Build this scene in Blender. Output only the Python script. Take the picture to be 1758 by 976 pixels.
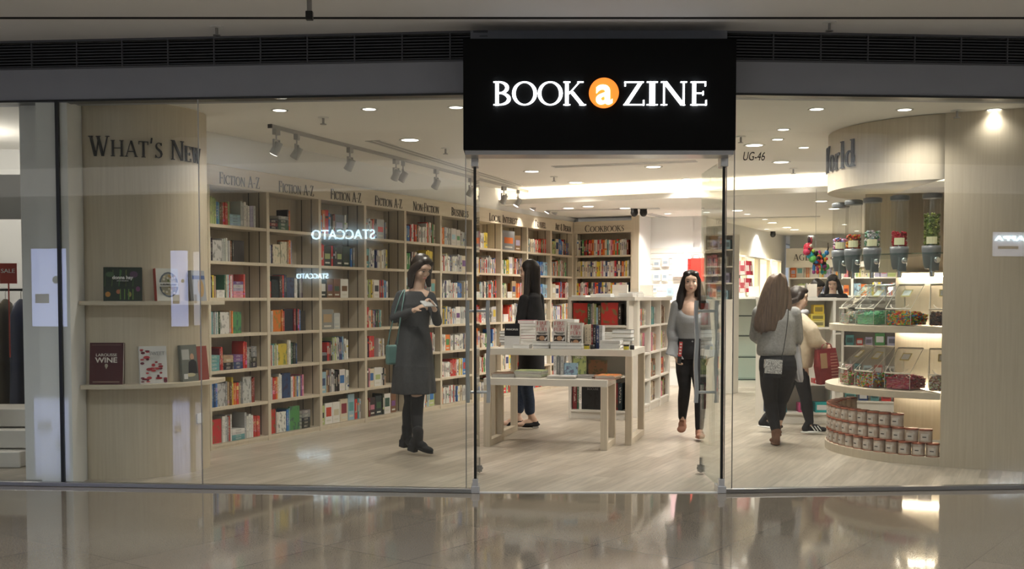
import bpy, math, random
from mathutils import Vector, Matrix
PI = math.pi
SC = bpy.context.scene
for o in list(bpy.data.objects): bpy.data.objects.remove(o)
COL = SC.collection

# ---------------------------------------------------------------- camera
FPX, CAM_H, TILT = 1900.0, 1.38, math.radians(2.5)
HORIZON = 511.0
PYC = HORIZON + FPX*math.tan(TILT)
cam_d = bpy.data.cameras.new('camera'); cam = bpy.data.objects.new('camera', cam_d); COL.objects.link(cam)
cam_d.sensor_width = 36; cam_d.lens = FPX/1758*36; cam_d.shift_y = (PYC-488)/1758
cam_d.clip_start = .05; cam_d.clip_end = 120
cam.location = (0, 0, CAM_H); cam.rotation_euler = (PI/2-TILT, 0, 0)
SC.camera = cam
def ray(px, py):
    a = (px-879)/FPX; b = -(py-PYC)/FPX
    return Vector((a, math.cos(TILT)+b*math.sin(TILT), -math.sin(TILT)+b*math.cos(TILT)))
def onz(px, py, z):
    d = ray(px, py); t = (z-CAM_H)/d.z; return Vector((d.x*t, d.y*t, z))
def ony(px, py, Y):
    d = ray(px, py); t = Y/d.y; return Vector((d.x*t, Y, CAM_H+d.z*t))

# ---------------------------------------------------------------- world, exposure
SC.view_settings.view_transform = 'Standard'; SC.view_settings.look = 'None'
SC.view_settings.exposure = 0.12; SC.view_settings.gamma = 1.0
SC.view_settings.use_curve_mapping = False
SC.cycles.transparent_max_bounces = 32
W = bpy.data.worlds.new('world'); SC.world = W; W.use_nodes = True
W.node_tree.nodes['Background'].inputs[0].default_value = (.82, .88, 1, 1)
W.node_tree.nodes['Background'].inputs[1].default_value = WORLD_S = .5
SHOP_W = 74.0      # power of one shop downlight
MALL_W = 140.0      # power of one mall downlight

# ---------------------------------------------------------------- materials
M = {}
def mat(name, col, rough=.6, metal=0, spec=.5, emit=None, es=0):
    m = bpy.data.materials.new(name); m.use_nodes = True
    b = m.node_tree.nodes['Principled BSDF']
    b.inputs['Base Color'].default_value = (*col, 1); b.inputs['Roughness'].default_value = rough
    b.inputs['Metallic'].default_value = metal; b.inputs['Specular IOR Level'].default_value = spec
    if emit: b.inputs['Emission Color'].default_value = (*emit, 1); b.inputs['Emission Strength'].default_value = es
    M[name] = m; return m
def nodes(m): return m.node_tree.nodes, m.node_tree.links, m.node_tree.nodes['Principled BSDF']
def noisy(name, c1, c2, scale=(1, 1, 1), nscale=8, rough=.55, detail=4, bump=0, spec=.5, coord='Object'):
    m = mat(name, c1, rough, spec=spec); N, L, B = nodes(m)
    tc = N.new('ShaderNodeTexCoord'); mp = N.new('ShaderNodeMapping'); mp.inputs['Scale'].default_value = scale
    nz = N.new('ShaderNodeTexNoise'); nz.inputs['Scale'].default_value = nscale; nz.inputs['Detail'].default_value = detail
    r = N.new('ShaderNodeValToRGB'); r.color_ramp.elements[0].color = (*c1, 1); r.color_ramp.elements[1].color = (*c2, 1)
    r.color_ramp.elements[0].position = .3; r.color_ramp.elements[1].position = .7
    L.new(tc.outputs[coord], mp.inputs[0]); L.new(mp.outputs[0], nz.inputs[0]); L.new(nz.outputs[0], r.inputs[0]); L.new(r.outputs[0], B.inputs['Base Color'])
    if bump:
        bp = N.new('ShaderNodeBump'); bp.inputs['Strength'].default_value = bump; bp.inputs['Distance'].default_value = .01
        L.new(nz.outputs[0], bp.inputs['Height']); L.new(bp.outputs[0], B.inputs['Normal'])
    return m
def thin_glass(name, tint=(1, 1, 1), f0=.04, refl=1.0, rough=0.0):
    """thin clear sheet: transparent, with a mirror reflection that grows towards grazing angles"""
    m = bpy.data.materials.new(name); m.use_nodes = True; N, L = m.node_tree.nodes, m.node_tree.links
    N.remove(N['Principled BSDF']); out = N['Material Output']
    tr = N.new('ShaderNodeBsdfTransparent'); tr.inputs[0].default_value = (*tint, 1)
    gl = N.new('ShaderNodeBsdfGlossy'); gl.inputs['Roughness'].default_value = rough
    ge = N.new('ShaderNodeNewGeometry'); dt = N.new('ShaderNodeVectorMath'); dt.operation = 'DOT_PRODUCT'
    L.new(ge.outputs['Normal'], dt.inputs[0]); L.new(ge.outputs['Incoming'], dt.inputs[1])
    def mth(op, a, b=None):
        n = N.new('ShaderNodeMath'); n.operation = op
        for i, v in enumerate((a, b)):
            if v is None: continue
            if isinstance(v, (int, float)): n.inputs[i].default_value = v
            else: L.new(v, n.inputs[i])
        return n.outputs[0]
    c = mth('SUBTRACT', 1.0, mth('ABSOLUTE', dt.outputs['Value'])); p5 = mth('POWER', c, 5.0)
    f = mth('MULTIPLY', mth('ADD', f0, mth('MULTIPLY', p5, 1-f0)), refl)
    mx = N.new('ShaderNodeMixShader'); L.new(f, mx.inputs[0]); L.new(tr.outputs[0], mx.inputs[1]); L.new(gl.outputs[0], mx.inputs[2])
    L.new(mx.outputs[0], out.inputs[0]); M[name] = m; return m
def attr_mat(name, rough=.5, attr='col', spec=.4):
    m = mat(name, (1, 1, 1), rough, spec=spec); N, L, B = nodes(m)
    a = N.new('ShaderNodeAttribute'); a.attribute_name = attr; L.new(a.outputs['Color'], B.inputs['Base Color']); return m

noisy('oak', (.55, .475, .36), (.62, .545, .425), (16, 16, .55), 3.5, .5, 5)
noisy('oak_flat', (.57, .495, .375), (.63, .555, .435), (1, 10, 10), 3, .5, 4)
noisy('ceiling_paint', (.83, .81, .77), (.85, .83, .79), nscale=2, rough=.9)
noisy('mall_ceiling', (.72, .71, .70), (.75, .74, .73), nscale=1.5, rough=.9)
noisy('white_paint', (.80, .80, .79), (.83, .83, .82), nscale=2, rough=.8)
noisy('grey_plaster', (.40, .40, .39), (.43, .43, .42), nscale=3, rough=.8)
noisy('white_laminate', (.74, .71, .65), (.77, .74, .68), nscale=3, rough=.4)
noisy('fascia_metal', (.29, .305, .35), (.305, .32, .365), nscale=5, rough=.5)
mat('grille_metal', (.11, .115, .13), .5, .2)
mat('void_shade', (.004, .004, .004), .9)
mat('sign_black', (.0035, .004, .0045), .6, spec=.15)
mat('chrome', (.80, .80, .80), .22, 1)
mat('dull_steel', (.35, .35, .35), .3, 1)
mat('black_edge', (.01, .012, .012), .3)
mat('dark_slot', (.09, .075, .06), .7)
mat('letter_black', (.02, .018, .017), .5)
mat('letter_brown', (.055, .045, .035), .6)
mat('sign_white', (1, 1, 1), .5, emit=(.93, .96, 1), es=2.2)
mat('sign_orange', (1, .3, .03), .5, emit=(1, .27, .035), es=1.0)
mat('lamp_glow', (1, 1, 1), .5, emit=(1, .93, .82), es=7)
mat('cove_glow', (1, 1, 1), .5, emit=(1, .86, .62), es=16)
mat('spot_grey', (.42, .42, .42), .4, .3)
mat('handle_steel', (.62, .63, .64), .22, .45)
mat('white_plastic', (.75, .75, .73), .4)
mat('black_plastic', (.012, .012, .013), .3)
mat('grey_plastic', (.16, .17, .18), .35)
thin_glass('pane', (.97, .985, .975), .04, 1.15)
thin_glass('door_glass', (.93, .97, .95), .04, .8)
thin_glass('acrylic', (.94, .95, .955), .09, 1, .02)
thin_glass('shelf_glass', (.75, .84, .82), .04, 1)
attr_mat('tinted', .5)
attr_mat('tinted_gloss', .2)
mat('paper', (.78, .75, .68), .8)
mat('paper_white', (.82, .82, .80), .6)
mat('cream_card', (.82, .76, .68), .6)

# shop plank floor
def plank_floor():
    m = mat('plank_floor', (.5, .45, .38), .38); N, L, B = nodes(m)
    tc = N.new('ShaderNodeTexCoord'); mp = N.new('ShaderNodeMapping'); mp.inputs['Rotation'].default_value = (0, 0, math.radians(-64.2))
    br = N.new('ShaderNodeTexBrick'); br.inputs['Scale'].default_value = 1; br.inputs['Brick Width'].default_value = 1.2; br.inputs['Row Height'].default_value = .15
    br.inputs['Mortar Size'].default_value = .0012; br.inputs['Color1'].default_value = (.33, .285, .225, 1); br.inputs['Color2'].default_value = (.44, .39, .32, 1)
    br.inputs['Mortar'].default_value = (.24, .21, .17, 1); br.offset = .37
    mp2 = N.new('ShaderNodeMapping'); mp2.inputs['Scale'].default_value = (1.2, 14, 1)
    nz = N.new('ShaderNodeTexNoise'); nz.inputs['Scale'].default_value = 2.2; nz.inputs['Detail'].default_value = 6
    mx = N.new('ShaderNodeMix'); mx.data_type = 'RGBA'; mx.blend_type = 'OVERLAY'; mx.inputs[0].default_value = .45
    L.new(tc.outputs['Object'], mp.inputs[0]); L.new(mp.outputs[0], br.inputs[0]); L.new(mp.outputs[0], mp2.inputs[0]); L.new(mp2.outputs[0], nz.inputs[0])
    L.new(br.outputs[0], mx.inputs[6]); L.new(nz.outputs[0], mx.inputs[7]); L.new(mx.outputs[2], B.inputs['Base Color'])
plank_floor()
def granite_floor():
    m = mat('granite_floor', (.4, .36, .3), .10); N, L, B = nodes(m)
    tc = N.new('ShaderNodeTexCoord'); mp = N.new('ShaderNodeMapping'); mp.inputs['Rotation'].default_value = (0, 0, math.radians(-53.5)); mp.inputs['Location'].default_value = (.2, .33, 0)
    br = N.new('ShaderNodeTexBrick'); br.inputs['Scale'].default_value = 1; br.inputs['Brick Width'].default_value = .9; br.inputs['Row Height'].default_value = .6; br.offset = 0
    br.inputs['Mortar Size'].default_value = .003; br.inputs['Color1'].default_value = (.235, .20, .155, 1); br.inputs['Color2'].default_value = (.215, .185, .14, 1)
    br.inputs['Mortar'].default_value = (.12, .10, .085, 1)
    vz = N.new('ShaderNodeTexNoise'); vz.inputs['Scale'].default_value = 140; vz.inputs['Detail'].default_value = 3
    mx = N.new('ShaderNodeMix'); mx.data_type = 'RGBA'; mx.blend_type = 'OVERLAY'; mx.inputs[0].default_value = .6
    L.new(tc.outputs['Object'], mp.inputs[0]); L.new(mp.outputs[0], br.inputs[0]); L.new(tc.outputs['Object'], vz.inputs[0])
    L.new(br.outputs[0], mx.inputs[6]); L.new(vz.outputs[0], mx.inputs[7]); L.new(mx.outputs[2], B.inputs['Base Color'])
    B.inputs['Specular IOR Level'].default_value = .9
    rr = N.new('ShaderNodeMapRange'); rr.inputs[3].default_value = .03; rr.inputs[4].default_value = .09; L.new(vz.outputs[0], rr.inputs[0]); L.new(rr.outputs[0], B.inputs['Roughness'])
granite_floor()
# book cover: the object's own colour, with a title block and bands printed on the spine
def book_mat():
    m = mat('book_cover', (.5, .5, .5), .42); N, L, B = nodes(m)
    oi = N.new('ShaderNodeObjectInfo'); tc = N.new('ShaderNodeTexCoord'); sp = N.new('ShaderNodeSeparateXYZ'); L.new(tc.outputs['Generated'], sp.inputs[0])
    def mth(op, a, b=None, c=None):
        n = N.new('ShaderNodeMath'); n.operation = op
        for i, v in enumerate((a, b, c)):
            if v is None: continue
            if isinstance(v, (int, float)): n.inputs[i].default_value = v
            else: L.new(v, n.inputs[i])
        return n.outputs[0]
    rnd = oi.outputs['Random']; z = sp.outputs[2]; x = sp.outputs[0]
    r2 = mth('FRACT', mth('MULTIPLY', rnd, 7.31)); r3 = mth('FRACT', mth('MULTIPLY', rnd, 23.7))
    bandc = mth('ADD', mth('MULTIPLY', r2, .7), .12)
    band = mth('LESS_THAN', mth('ABSOLUTE', mth('SUBTRACT', z, bandc)), mth('MULTIPLY', r3, .09))
    cmb = N.new('ShaderNodeCombineXYZ'); L.new(mth('MULTIPLY', z, 22), cmb.inputs[0]); L.new(mth('MULTIPLY', rnd, 100), cmb.inputs[1]); L.new(mth('MULTIPLY', x, 2.0), cmb.inputs[2])
    wn = N.new('ShaderNodeTexNoise'); wn.inputs['Scale'].default_value = 1.6; wn.inputs['Detail'].default_value = 1; L.new(cmb.outputs[0], wn.inputs[0])
    txt = mth('GREATER_THAN', wn.outputs[0], .53)
    inx = mth('LESS_THAN', mth('ABSOLUTE', mth('SUBTRACT', x, .5)), .22)
    inz = mth('LESS_THAN', mth('ABSOLUTE', mth('SUBTRACT', z, .56)), .30)
    t = mth('MULTIPLY', mth('MULTIPLY', txt, inx), inz)
    front = mth('LESS_THAN', sp.outputs[1], .2); t = mth('MULTIPLY', t, front)
    lum = N.new('ShaderNodeRGBToBW'); L.new(oi.outputs['Color'], lum.inputs[0])
    ink = N.new('ShaderNodeMix'); ink.data_type = 'RGBA'; L.new(mth('GREATER_THAN', lum.outputs[0], .3), ink.inputs[0]); ink.inputs[6].default_value = (.75, .70, .6, 1); ink.inputs[7].default_value = (.08, .07, .08, 1)
    bc = N.new('ShaderNodeHueSaturation'); bc.inputs['Saturation'].default_value = .8; L.new(mth('ADD', .35, mth('MULTIPLY', r2, .3)), bc.inputs['Hue']); L.new(mth('ADD', .5, r3), bc.inputs['Value']); L.new(oi.outputs['Color'], bc.inputs['Color'])
    m1 = N.new('ShaderNodeMix'); m1.data_type = 'RGBA'; L.new(mth('MULTIPLY', band, .8), m1.inputs[0]); L.new(oi.outputs['Color'], m1.inputs[6]); L.new(bc.outputs[0], m1.inputs[7])
    m2 = N.new('ShaderNodeMix'); m2.data_type = 'RGBA'; L.new(mth('MULTIPLY', t, .7), m2.inputs[0]); L.new(m1.outputs[2], m2.inputs[6]); L.new(ink.outputs[2], m2.inputs[7])
    L.new(m2.outputs[2], B.inputs['Base Color'])
book_mat()
# face-out cover: the object's colour with a picture block of blotches
def face_mat():
    m = mat('book_face', (.5, .5, .5), .35); N, L, B = nodes(m)
    oi = N.new('ShaderNodeObjectInfo'); tc = N.new('ShaderNodeTexCoord')
    vm = N.new('ShaderNodeVectorMath'); vm.operation = 'ADD'; cb = N.new('ShaderNodeCombineXYZ')
    ml = N.new('ShaderNodeMath'); ml.operation = 'MULTIPLY'; ml.inputs[1].default_value = 50; L.new(oi.outputs['Random'], ml.inputs[0]); L.new(ml.outputs[0], cb.inputs[1])
    L.new(tc.outputs['Generated'], vm.inputs[0]); L.new(cb.outputs[0], vm.inputs[1])
    nz = N.new('ShaderNodeTexNoise'); nz.inputs['Scale'].default_value = 4; nz.inputs['Detail'].default_value = 3; L.new(vm.outputs[0], nz.inputs[0])
    rp = N.new('ShaderNodeValToRGB'); rp.color_ramp.elements[0].position = .52; rp.color_ramp.elements[1].position = .6
    L.new(nz.outputs[0], rp.inputs[0])
    hs = N.new('ShaderNodeHueSaturation'); hs.inputs['Hue'].default_value = .58; hs.inputs['Value'].default_value = .45; hs.inputs['Saturation'].default_value = .8; L.new(oi.outputs['Color'], hs.inputs['Color'])
    mx = N.new('ShaderNodeMix'); mx.data_type = 'RGBA'; L.new(rp.outputs[0], mx.inputs[0]); L.new(oi.outputs['Color'], mx.inputs[6]); L.new(hs.outputs[0], mx.inputs[7]); L.new(mx.outputs[2], B.inputs['Base Color'])
face_mat()

# ---------------------------------------------------------------- mesh helpers
class MB:
    def __init__(s): s.v = []; s.f = []; s.m = []; s.c = []; s.sm = []
    def add(s, vs, fs, m=0, col=None, smooth=False, T=None):
        n = len(s.v)
        for p in vs: s.v.append(tuple(T @ Vector(p)) if T else tuple(p))
        for f in fs: s.f.append([n+i for i in f]); s.m.append(m); s.c.append(col); s.sm.append(smooth)
        return s
    def box(s, x0, x1, y0, y1, z0, z1, m=0, col=None, T=None):
        return s.add([(x0,y0,z0),(x1,y0,z0),(x1,y1,z0),(x0,y1,z0),(x0,y0,z1),(x1,y0,z1),(x1,y1,z1),(x0,y1,z1)],
            [(0,3,2,1),(4,5,6,7),(0,1,5,4),(1,2,6,5),(2,3,7,6),(3,0,4,7)], m, col, False, T)
    def prism(s, poly, z0, z1, m=0, col=None, T=None, smooth=False):
        n = len(poly); a = sum(poly[i][0]*poly[(i+1)%n][1]-poly[(i+1)%n][0]*poly[i][1] for i in range(n))
        if a < 0: poly = poly[::-1]
        s.add([(x, y, z0) for x, y in poly]+[(x, y, z1) for x, y in poly], [list(range(n))[::-1], list(range(n, 2*n))], m, col, False, T)
        s.add([(x, y, z0) for x, y in poly]+[(x, y, z1) for x, y in poly], [(i, (i+1)%n, n+(i+1)%n, n+i) for i in range(n)], m, col, smooth, T)
        return s
    def cyl(s, p0, p1, r0, r1=None, n=12, m=0, col=None, caps=True, T=None):
        r1 = r0 if r1 is None else r1; p0 = Vector(p0); p1 = Vector(p1); d = (p1-p0)
        q = d.to_track_quat('Z', 'Y').to_matrix(); vs = []
        for p, r in ((p0, r0), (p1, r1)):
            for i in range(n): vs.append(p+q@Vector((r*math.cos(2*PI*i/n), r*math.sin(2*PI*i/n), 0)))
        s.add(vs, [(i, (i+1)%n, n+(i+1)%n, n+i) for i in range(n)], m, col, True, T)
        if caps: s.add(vs, [list(range(n))[::-1], list(range(n, 2*n))], m, col, False, T)
        return s
    def ell(s, c, r, R=None, n=14, k=9, m=0, col=None, T=None):
        c = Vector(c); r = (r, r, r) if isinstance(r, (int, float)) else r; vs = []; fs = []
        def q(v):
            v = Vector(v); v = R@v if R else v; return c+v
        vs.append(q((0, 0, -r[2])))
        for j in range(1, k):
            t = PI*j/k-PI/2
            for i in range(n): vs.append(q((r[0]*math.cos(t)*math.cos(2*PI*i/n), r[1]*math.cos(t)*math.sin(2*PI*i/n), r[2]*math.sin(t))))
        vs.append(q((0, 0, r[2]))); e = len(vs)-1
        for i in range(n):
            fs.append((0, 1+(i+1)%n, 1+i)); fs.append((e, e-n+i, e-n+(i+1)%n))
        for j in range(k-2):
            for i in range(n): a = 1+j*n; fs.append((a+i, a+(i+1)%n, a+n+(i+1)%n, a+n+i))
        return s.add(vs, fs, m, col, True, T)
    def limb(s, pts, n=12, m=0, col=None):
        for i, (p, r) in enumerate(pts):
            s.ell(p, r, n=n, k=8, m=m, col=col)
            if i: s.cyl(pts[i-1][0], p, pts[i-1][1], r, n, m, col)
        return s
    def tube(s, pts, r, n=8, m=0, col=None):
        pts = [Vector(p) for p in pts]; rings = []
        for i, p in enumerate(pts):
            d = (pts[min(i+1, len(pts)-1)]-pts[max(i-1, 0)]); q = d.to_track_quat('Z', 'Y').to_matrix()
            rr = r[i] if isinstance(r, (list, tuple)) else r
            rings.append([p+q@Vector((rr*math.cos(2*PI*k/n), rr*math.sin(2*PI*k/n), 0)) for k in range(n)])
        return s.skin(rings, m, col)
    def skin(s, rings, m=0, col=None, smooth=True, caps=True):
        n = len(rings[0]); vs = [v for r in rings for v in r]; fs = []
        for j in range(len(rings)-1):
            for i in range(n): fs.append((j*n+i, j*n+(i+1)%n, (j+1)*n+(i+1)%n, (j+1)*n+i))
        s.add(vs, fs, m, col, smooth)
        if caps: s.add(rings[0]+rings[-1], [list(range(n))[::-1], list(range(n, 2*n))], m, col, False)
        return s
    def loft(s, rings, n=32, m=0, col=None):   # ring: (cx, cy, z, rx, ry, fold, count, phase)
        R = []
        for g in rings:
            g = list(g)+[0, 7, 0][len(g)-5:]; cx, cy, z, rx, ry, fo, cn, ph = g
            R.append([Vector((cx+rx*(1+fo*math.cos(cn*a+ph))*math.cos(a), cy+ry*(1+fo*math.cos(cn*a+ph))*math.sin(a), z)) for a in [2*PI*i/n for i in range(n)]])
        return s.skin(R, m, col)
    def lathe(s, prof, c=(0, 0, 0), n=24, m=0, col=None, smooth=True, caps=True):
        R = [[Vector((c[0]+r*math.cos(2*PI*i/n), c[1]+r*math.sin(2*PI*i/n), c[2]+z)) for i in range(n)] for r, z in prof]
        return s.skin(R, m, col, smooth, caps)
    def warp(s, fn): s.v = [tuple(fn(*p)) for p in s.v]; return s
    def build(s, name, mats, parent=None, loc=None, rz=0, bevel=0, voxel=0, smooth_it=0, subdiv=0):
        me = bpy.data.meshes.new(name); me.from_pydata(s.v, [], s.f)
        for mm in (mats if isinstance(mats, (list, tuple)) else [mats]): me.materials.append(M[mm] if isinstance(mm, str) else mm)
        me.polygons.foreach_set('material_index', s.m); me.polygons.foreach_set('use_smooth', [bool(x) for x in s.sm])
        if any(c is not None for c in s.c):
            at = me.color_attributes.new('col', 'FLOAT_COLOR', 'CORNER'); buf = []
            for f, c in zip(s.f, s.c): buf += list((*(c or (.5, .5, .5)), 1))*len(f)
            at.data.foreach_set('color', buf)
        me.validate(); me.update()
        o = bpy.data.objects.new(name, me); COL.objects.link(o)
        if parent: o.parent = parent
        if loc is not None: o.location = loc
        o.rotation_euler.z = rz
        if voxel:
            r = o.modifiers.new('remesh', 'REMESH'); r.mode = 'VOXEL'; r.voxel_size = voxel; r.use_smooth_shade = True
            if smooth_it: q = o.modifiers.new('smooth', 'SMOOTH'); q.factor = .5; q.iterations = smooth_it
        if bevel:
            b = o.modifiers.new('bevel', 'BEVEL'); b.width = bevel; b.segments = 2; b.limit_method = 'ANGLE'
        return o
def empty(name, loc=(0, 0, 0), rz=0, label=None, cat=None, group=None):
    o = bpy.data.objects.new(name, None); COL.objects.link(o); o.location = loc; o.rotation_euler.z = rz; o.empty_display_size = .1
    return tag(o, label, cat, group)
def tag(o, label=None, cat=None, group=None, kind=None):
    if label: o['label'] = label
    if cat: o['category'] = cat
    if group: o['group'] = group
    if kind: o['kind'] = kind
    return o
def struct(o): o['kind'] = 'structure'; return o
def kids(o): return [c for c in COL.objects if c.parent == o]
def clone(o, parent=None, ch=None):
    c = o.copy(); COL.objects.link(c)
    if parent: c.parent = parent
    for k in kids(o): clone(k, c)
    return c
ORD = 'first second third fourth fifth sixth seventh eighth ninth tenth eleventh twelfth thirteenth fourteenth fifteenth sixteenth seventeenth eighteenth nineteenth twentieth twenty-first twenty-second twenty-third twenty-fourth twenty-fifth twenty-sixth twenty-seventh twenty-eighth twenty-ninth thirtieth thirty-first thirty-second thirty-third thirty-fourth thirty-fifth'.split()

# ---------------------------------------------------------------- lettering
def strip(P, Wd):
    out = []
    for i in range(len(P)-1):
        q = []
        for j in (i, i+1):
            a = P[max(j-1, 0)]; b = P[min(j+1, len(P)-1)]; dx, dy = b[0]-a[0], b[1]-a[1]; l = math.hypot(dx, dy) or 1
            w = (Wd[j] if isinstance(Wd, list) else Wd)/2; q.append(((P[j][0]-dy/l*w, P[j][1]+dx/l*w), (P[j][0]+dy/l*w, P[j][1]-dx/l*w)))
        out.append([q[0][0], q[0][1], q[1][1], q[1][0]])
    return out
def arc(cx, cy, rx, ry, a0, a1, T=.13, t=.045, n=14):
    P = []; Wd = []
    for i in range(n+1):
        a = math.radians(a0+(a1-a0)*i/n); P.append((cx+rx*math.cos(a), cy+ry*math.sin(a))); Wd.append(t+(T-t)*abs(math.cos(a))**1.5)
    return strip(P, Wd)
def rect(x0, x1, y0, y1): return [[(x0, y0), (x1, y0), (x1, y1), (x0, y1)]]
def dia(x0, y0, x1, y1, w): return [[(x0-w/2, y0), (x0+w/2, y0), (x1+w/2, y1), (x1-w/2, y1)]]
T_, t_, S_ = .125, .045, .04
def sf(x, y, w=.2): return rect(x-w/2, x+w/2, y-(S_ if y > .5 else 0), y+(0 if y > .5 else S_))
def glyph(c):
    st = lambda x, y0=0, y1=1: rect(x-T_/2, x+T_/2, y0, y1)+(sf(x, 0, .25) if y0 == 0 else [])+(sf(x, 1, .25) if y1 == 1 else [])
    G = {
    'A': (dia(.08, 0, .37, 1, .05)+dia(.39, 1, .68, 0, .13)+rect(.18, .58, .3, .345)+sf(.08, 0)+sf(.68, 0), .76),
    'B': (st(.14)+arc(.2, .745, .28, .235, -90, 90)+arc(.2, .27, .34, .25, -90, 90)+rect(.14, .22, .5, .54)+rect(.14, .22, .96, 1)+rect(.14, .22, 0, .04), .62),
    'C': (arc(.46, .5, .38, .48, 52, 308)+rect(.66, .70, .72, .95)+rect(.66, .70, .05, .25), .78),
    'D': (st(.14)+arc(.2, .5, .5, .48, -90, 90, n=18), .80),
    'E': (st(.14)+rect(.14, .54, .955, 1)+rect(.14, .46, .49, .535)+rect(.14, .57, 0, .045)+rect(.505, .545, .8, 1)+rect(.53, .575, 0, .22)+rect(.43, .465, .42, .6), .64),
    'F': (st(.14)+rect(.14, .54, .955, 1)+rect(.14, .46, .49, .535)+rect(.505, .545, .8, 1)+rect(.43, .465, .42, .6), .58),
    'G': (arc(.46, .5, .38, .48, 52, 300)+rect(.60, .70, .04, .42)+sf(.65, .42, .22)+rect(.62, .66, .72, .95), .82),
    'H': (st(.14)+st(.68)+rect(.14, .68, .49, .535), .82),
    'I': (st(.16), .32),
    'K': (st(.14)+dia(.2, .47, .60, 1, .06)+dia(.30, .58, .70, 0, .15)+sf(.62, 1, .22)+sf(.70, 0, .24), .76),
    'L': (st(.14)+rect(.14, .55, 0, .045)+rect(.51, .555, 0, .22), .60),
    'M': (dia(.1, 0, .16, 1, .05)+dia(.18, 1, .45, .03, .12)+dia(.45, .03, .74, 1, .05)+dia(.76, 1, .82, 0, .12)+sf(.1, 0)+sf(.82, 0, .25), .92),
    'N': (dia(.12, 0, .12, 1, .05)+dia(.14, 1, .70, 0, .14)+dia(.72, 0, .72, 1, .05)+sf(.12, 0)+sf(.72, 1)+sf(.11, 1, .18), .84),
    'O': (arc(.46, .5, .38, .48, 0, 360, n=30), .92),
    'P': (st(.14)+arc(.2, .72, .32, .26, -90, 90), .60),
    'R': (st(.14)+arc(.2, .735, .30, .245, -90, 90)+dia(.33, .5, .66, 0, .14)+sf(.68, 0, .18), .70),
    'S': (strip([(.46, .86), (.38, .95), (.27, .97), (.15, .9), (.11, .77), (.16, .64), (.29, .53), (.42, .42), (.47, .27), (.42, .11), (.28, .03), (.16, .06), (.08, .16)], [.04, .045, .05, .07, .10, .12, .13, .13, .11, .08, .05, .045, .04])+rect(.44, .475, .8, .98)+rect(.06, .095, .02, .22), .56),
    'T': (rect(.33-T_/2, .33+T_/2, 0, 1)+sf(.33, 0, .25)+rect(.03, .63, .955, 1)+rect(.03, .07, .8, 1)+rect(.59, .63, .8, 1), .66),
    'U': (rect(.14-T_/2, .14+T_/2, .3, 1)+sf(.14, 1, .25)+arc(.38, .32, .24, .3, 180, 360, T=.11)+rect(.60, .645, .3, 1)+sf(.62, 1), .76),
    'V': (dia(.1, 1, .37, 0, .13)+dia(.39, 0, .64, 1, .05)+sf(.1, 1, .24)+sf(.64, 1), .74),
    'W': (dia(.1, 1, .33, 0, .13)+dia(.35, 0, .52, .9, .05)+dia(.48, 1, .72, 0, .13)+dia(.74, 0, .96, 1, .05)+sf(.1, 1, .24)+sf(.49, 1, .22)+sf(.96, 1), 1.06),
    'Y': (rect(.36-T_/2, .36+T_/2, 0, .48)+sf(.36, 0, .25)+dia(.36, .45, .1, 1, .12)+dia(.38, .45, .62, 1, .05)+sf(.1, 1, .24)+sf(.62, 1), .72),
    'Z': (rect(.08, .62, .955, 1)+rect(.05, .64, 0, .045)+dia(.12, .02, .54, .98, .13)+rect(.08, .12, .8, 1)+rect(.60, .64, 0, .22), .70),
    '&': (arc(.3, .76, .15, .2, 0, 360, .08)+arc(.3, .26, .24, .25, 60, 360, .11)+dia(.2, .6, .66, 0, .12), .76),
    '-': (rect(.04, .28, .38, .45), .34), "'": (dia(.08, .72, .12, 1, .07), .2), ' ': ([], .36),
    'o': (arc(.27, .31, .21, .29, 0, 360, .13, .05, 24), .54),
    'r': (rect(.1, .23, 0, .6)+sf(.165, 0, .26)+strip([(.2, .42), (.28, .56), (.40, .58)], .1), .44),
    'l': (rect(.1, .23, 0, 1)+sf(.165, 0, .26)+rect(.04, .2, .96, 1), .32),
    'd': (rect(.38, .51, 0, 1)+rect(.32, .45, .96, 1)+rect(.45, .58, 0, .04)+arc(.28, .3, .2, .28, 0, 360, .13, .05, 24), .60),
    }
    return G[c]
def serif_text(txt, h, cond=1.0, sc=.8, depth=.008, fit=None, sp=.05):
    """extruded roman capitals standing in the x-z plane, small capitals for lower-case letters"""
    items = []; x = 0; prev = ' '
    for ch in txt:
        k = 1.0 if (ch.isupper() or ch in '&-\' ') else sc
        g, adv = glyph(ch.upper()); items.append((g, x, k)); x += adv*k+sp*k
    wdt = x; kx = h*cond if not fit else fit/wdt
    mb = MB()
    for g, x0, k in items:
        for poly in g:
            P = [((x0+px*k)*kx, pz*k*h) for px, pz in poly]
            n = len(P); a = sum(P[i][0]*P[(i+1)%n][1]-P[(i+1)%n][0]*P[i][1] for i in range(n))
            if a < 0: P = P[::-1]
            mb.add([(px, 0, pz) for px, pz in P]+[(px, -depth, pz) for px, pz in P],
                   [list(range(n))[::-1], list(range(n, 2*n))]+[(i, (i+1)%n, n+(i+1)%n, n+i)[::-1] for i in range(n)], 0)
    mb.w = wdt*kx; return mb
def low_text(txt, h, cond=1, depth=.012):
    items = []; x = 0
    for ch in txt: g, adv = glyph(ch); items.append((g, x)); x += adv+.03
    mb = MB()
    for g, x0 in items:
        for P in g:
            P = [((x0+a)*h*cond, b*h) for a, b in P]; n = len(P)
            a = sum(P[i][0]*P[(i+1)%n][1]-P[(i+1)%n][0]*P[i][1] for i in range(n))
            if a < 0: P = P[::-1]
            mb.add([(px, 0, pz) for px, pz in P]+[(px, -depth, pz) for px, pz in P], [list(range(n))[::-1], list(range(n, 2*n))]+[(i, (i+1)%n, n+(i+1)%n, n+i)[::-1] for i in range(n)], 0)
    mb.w = x*h*cond; return mb
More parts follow.
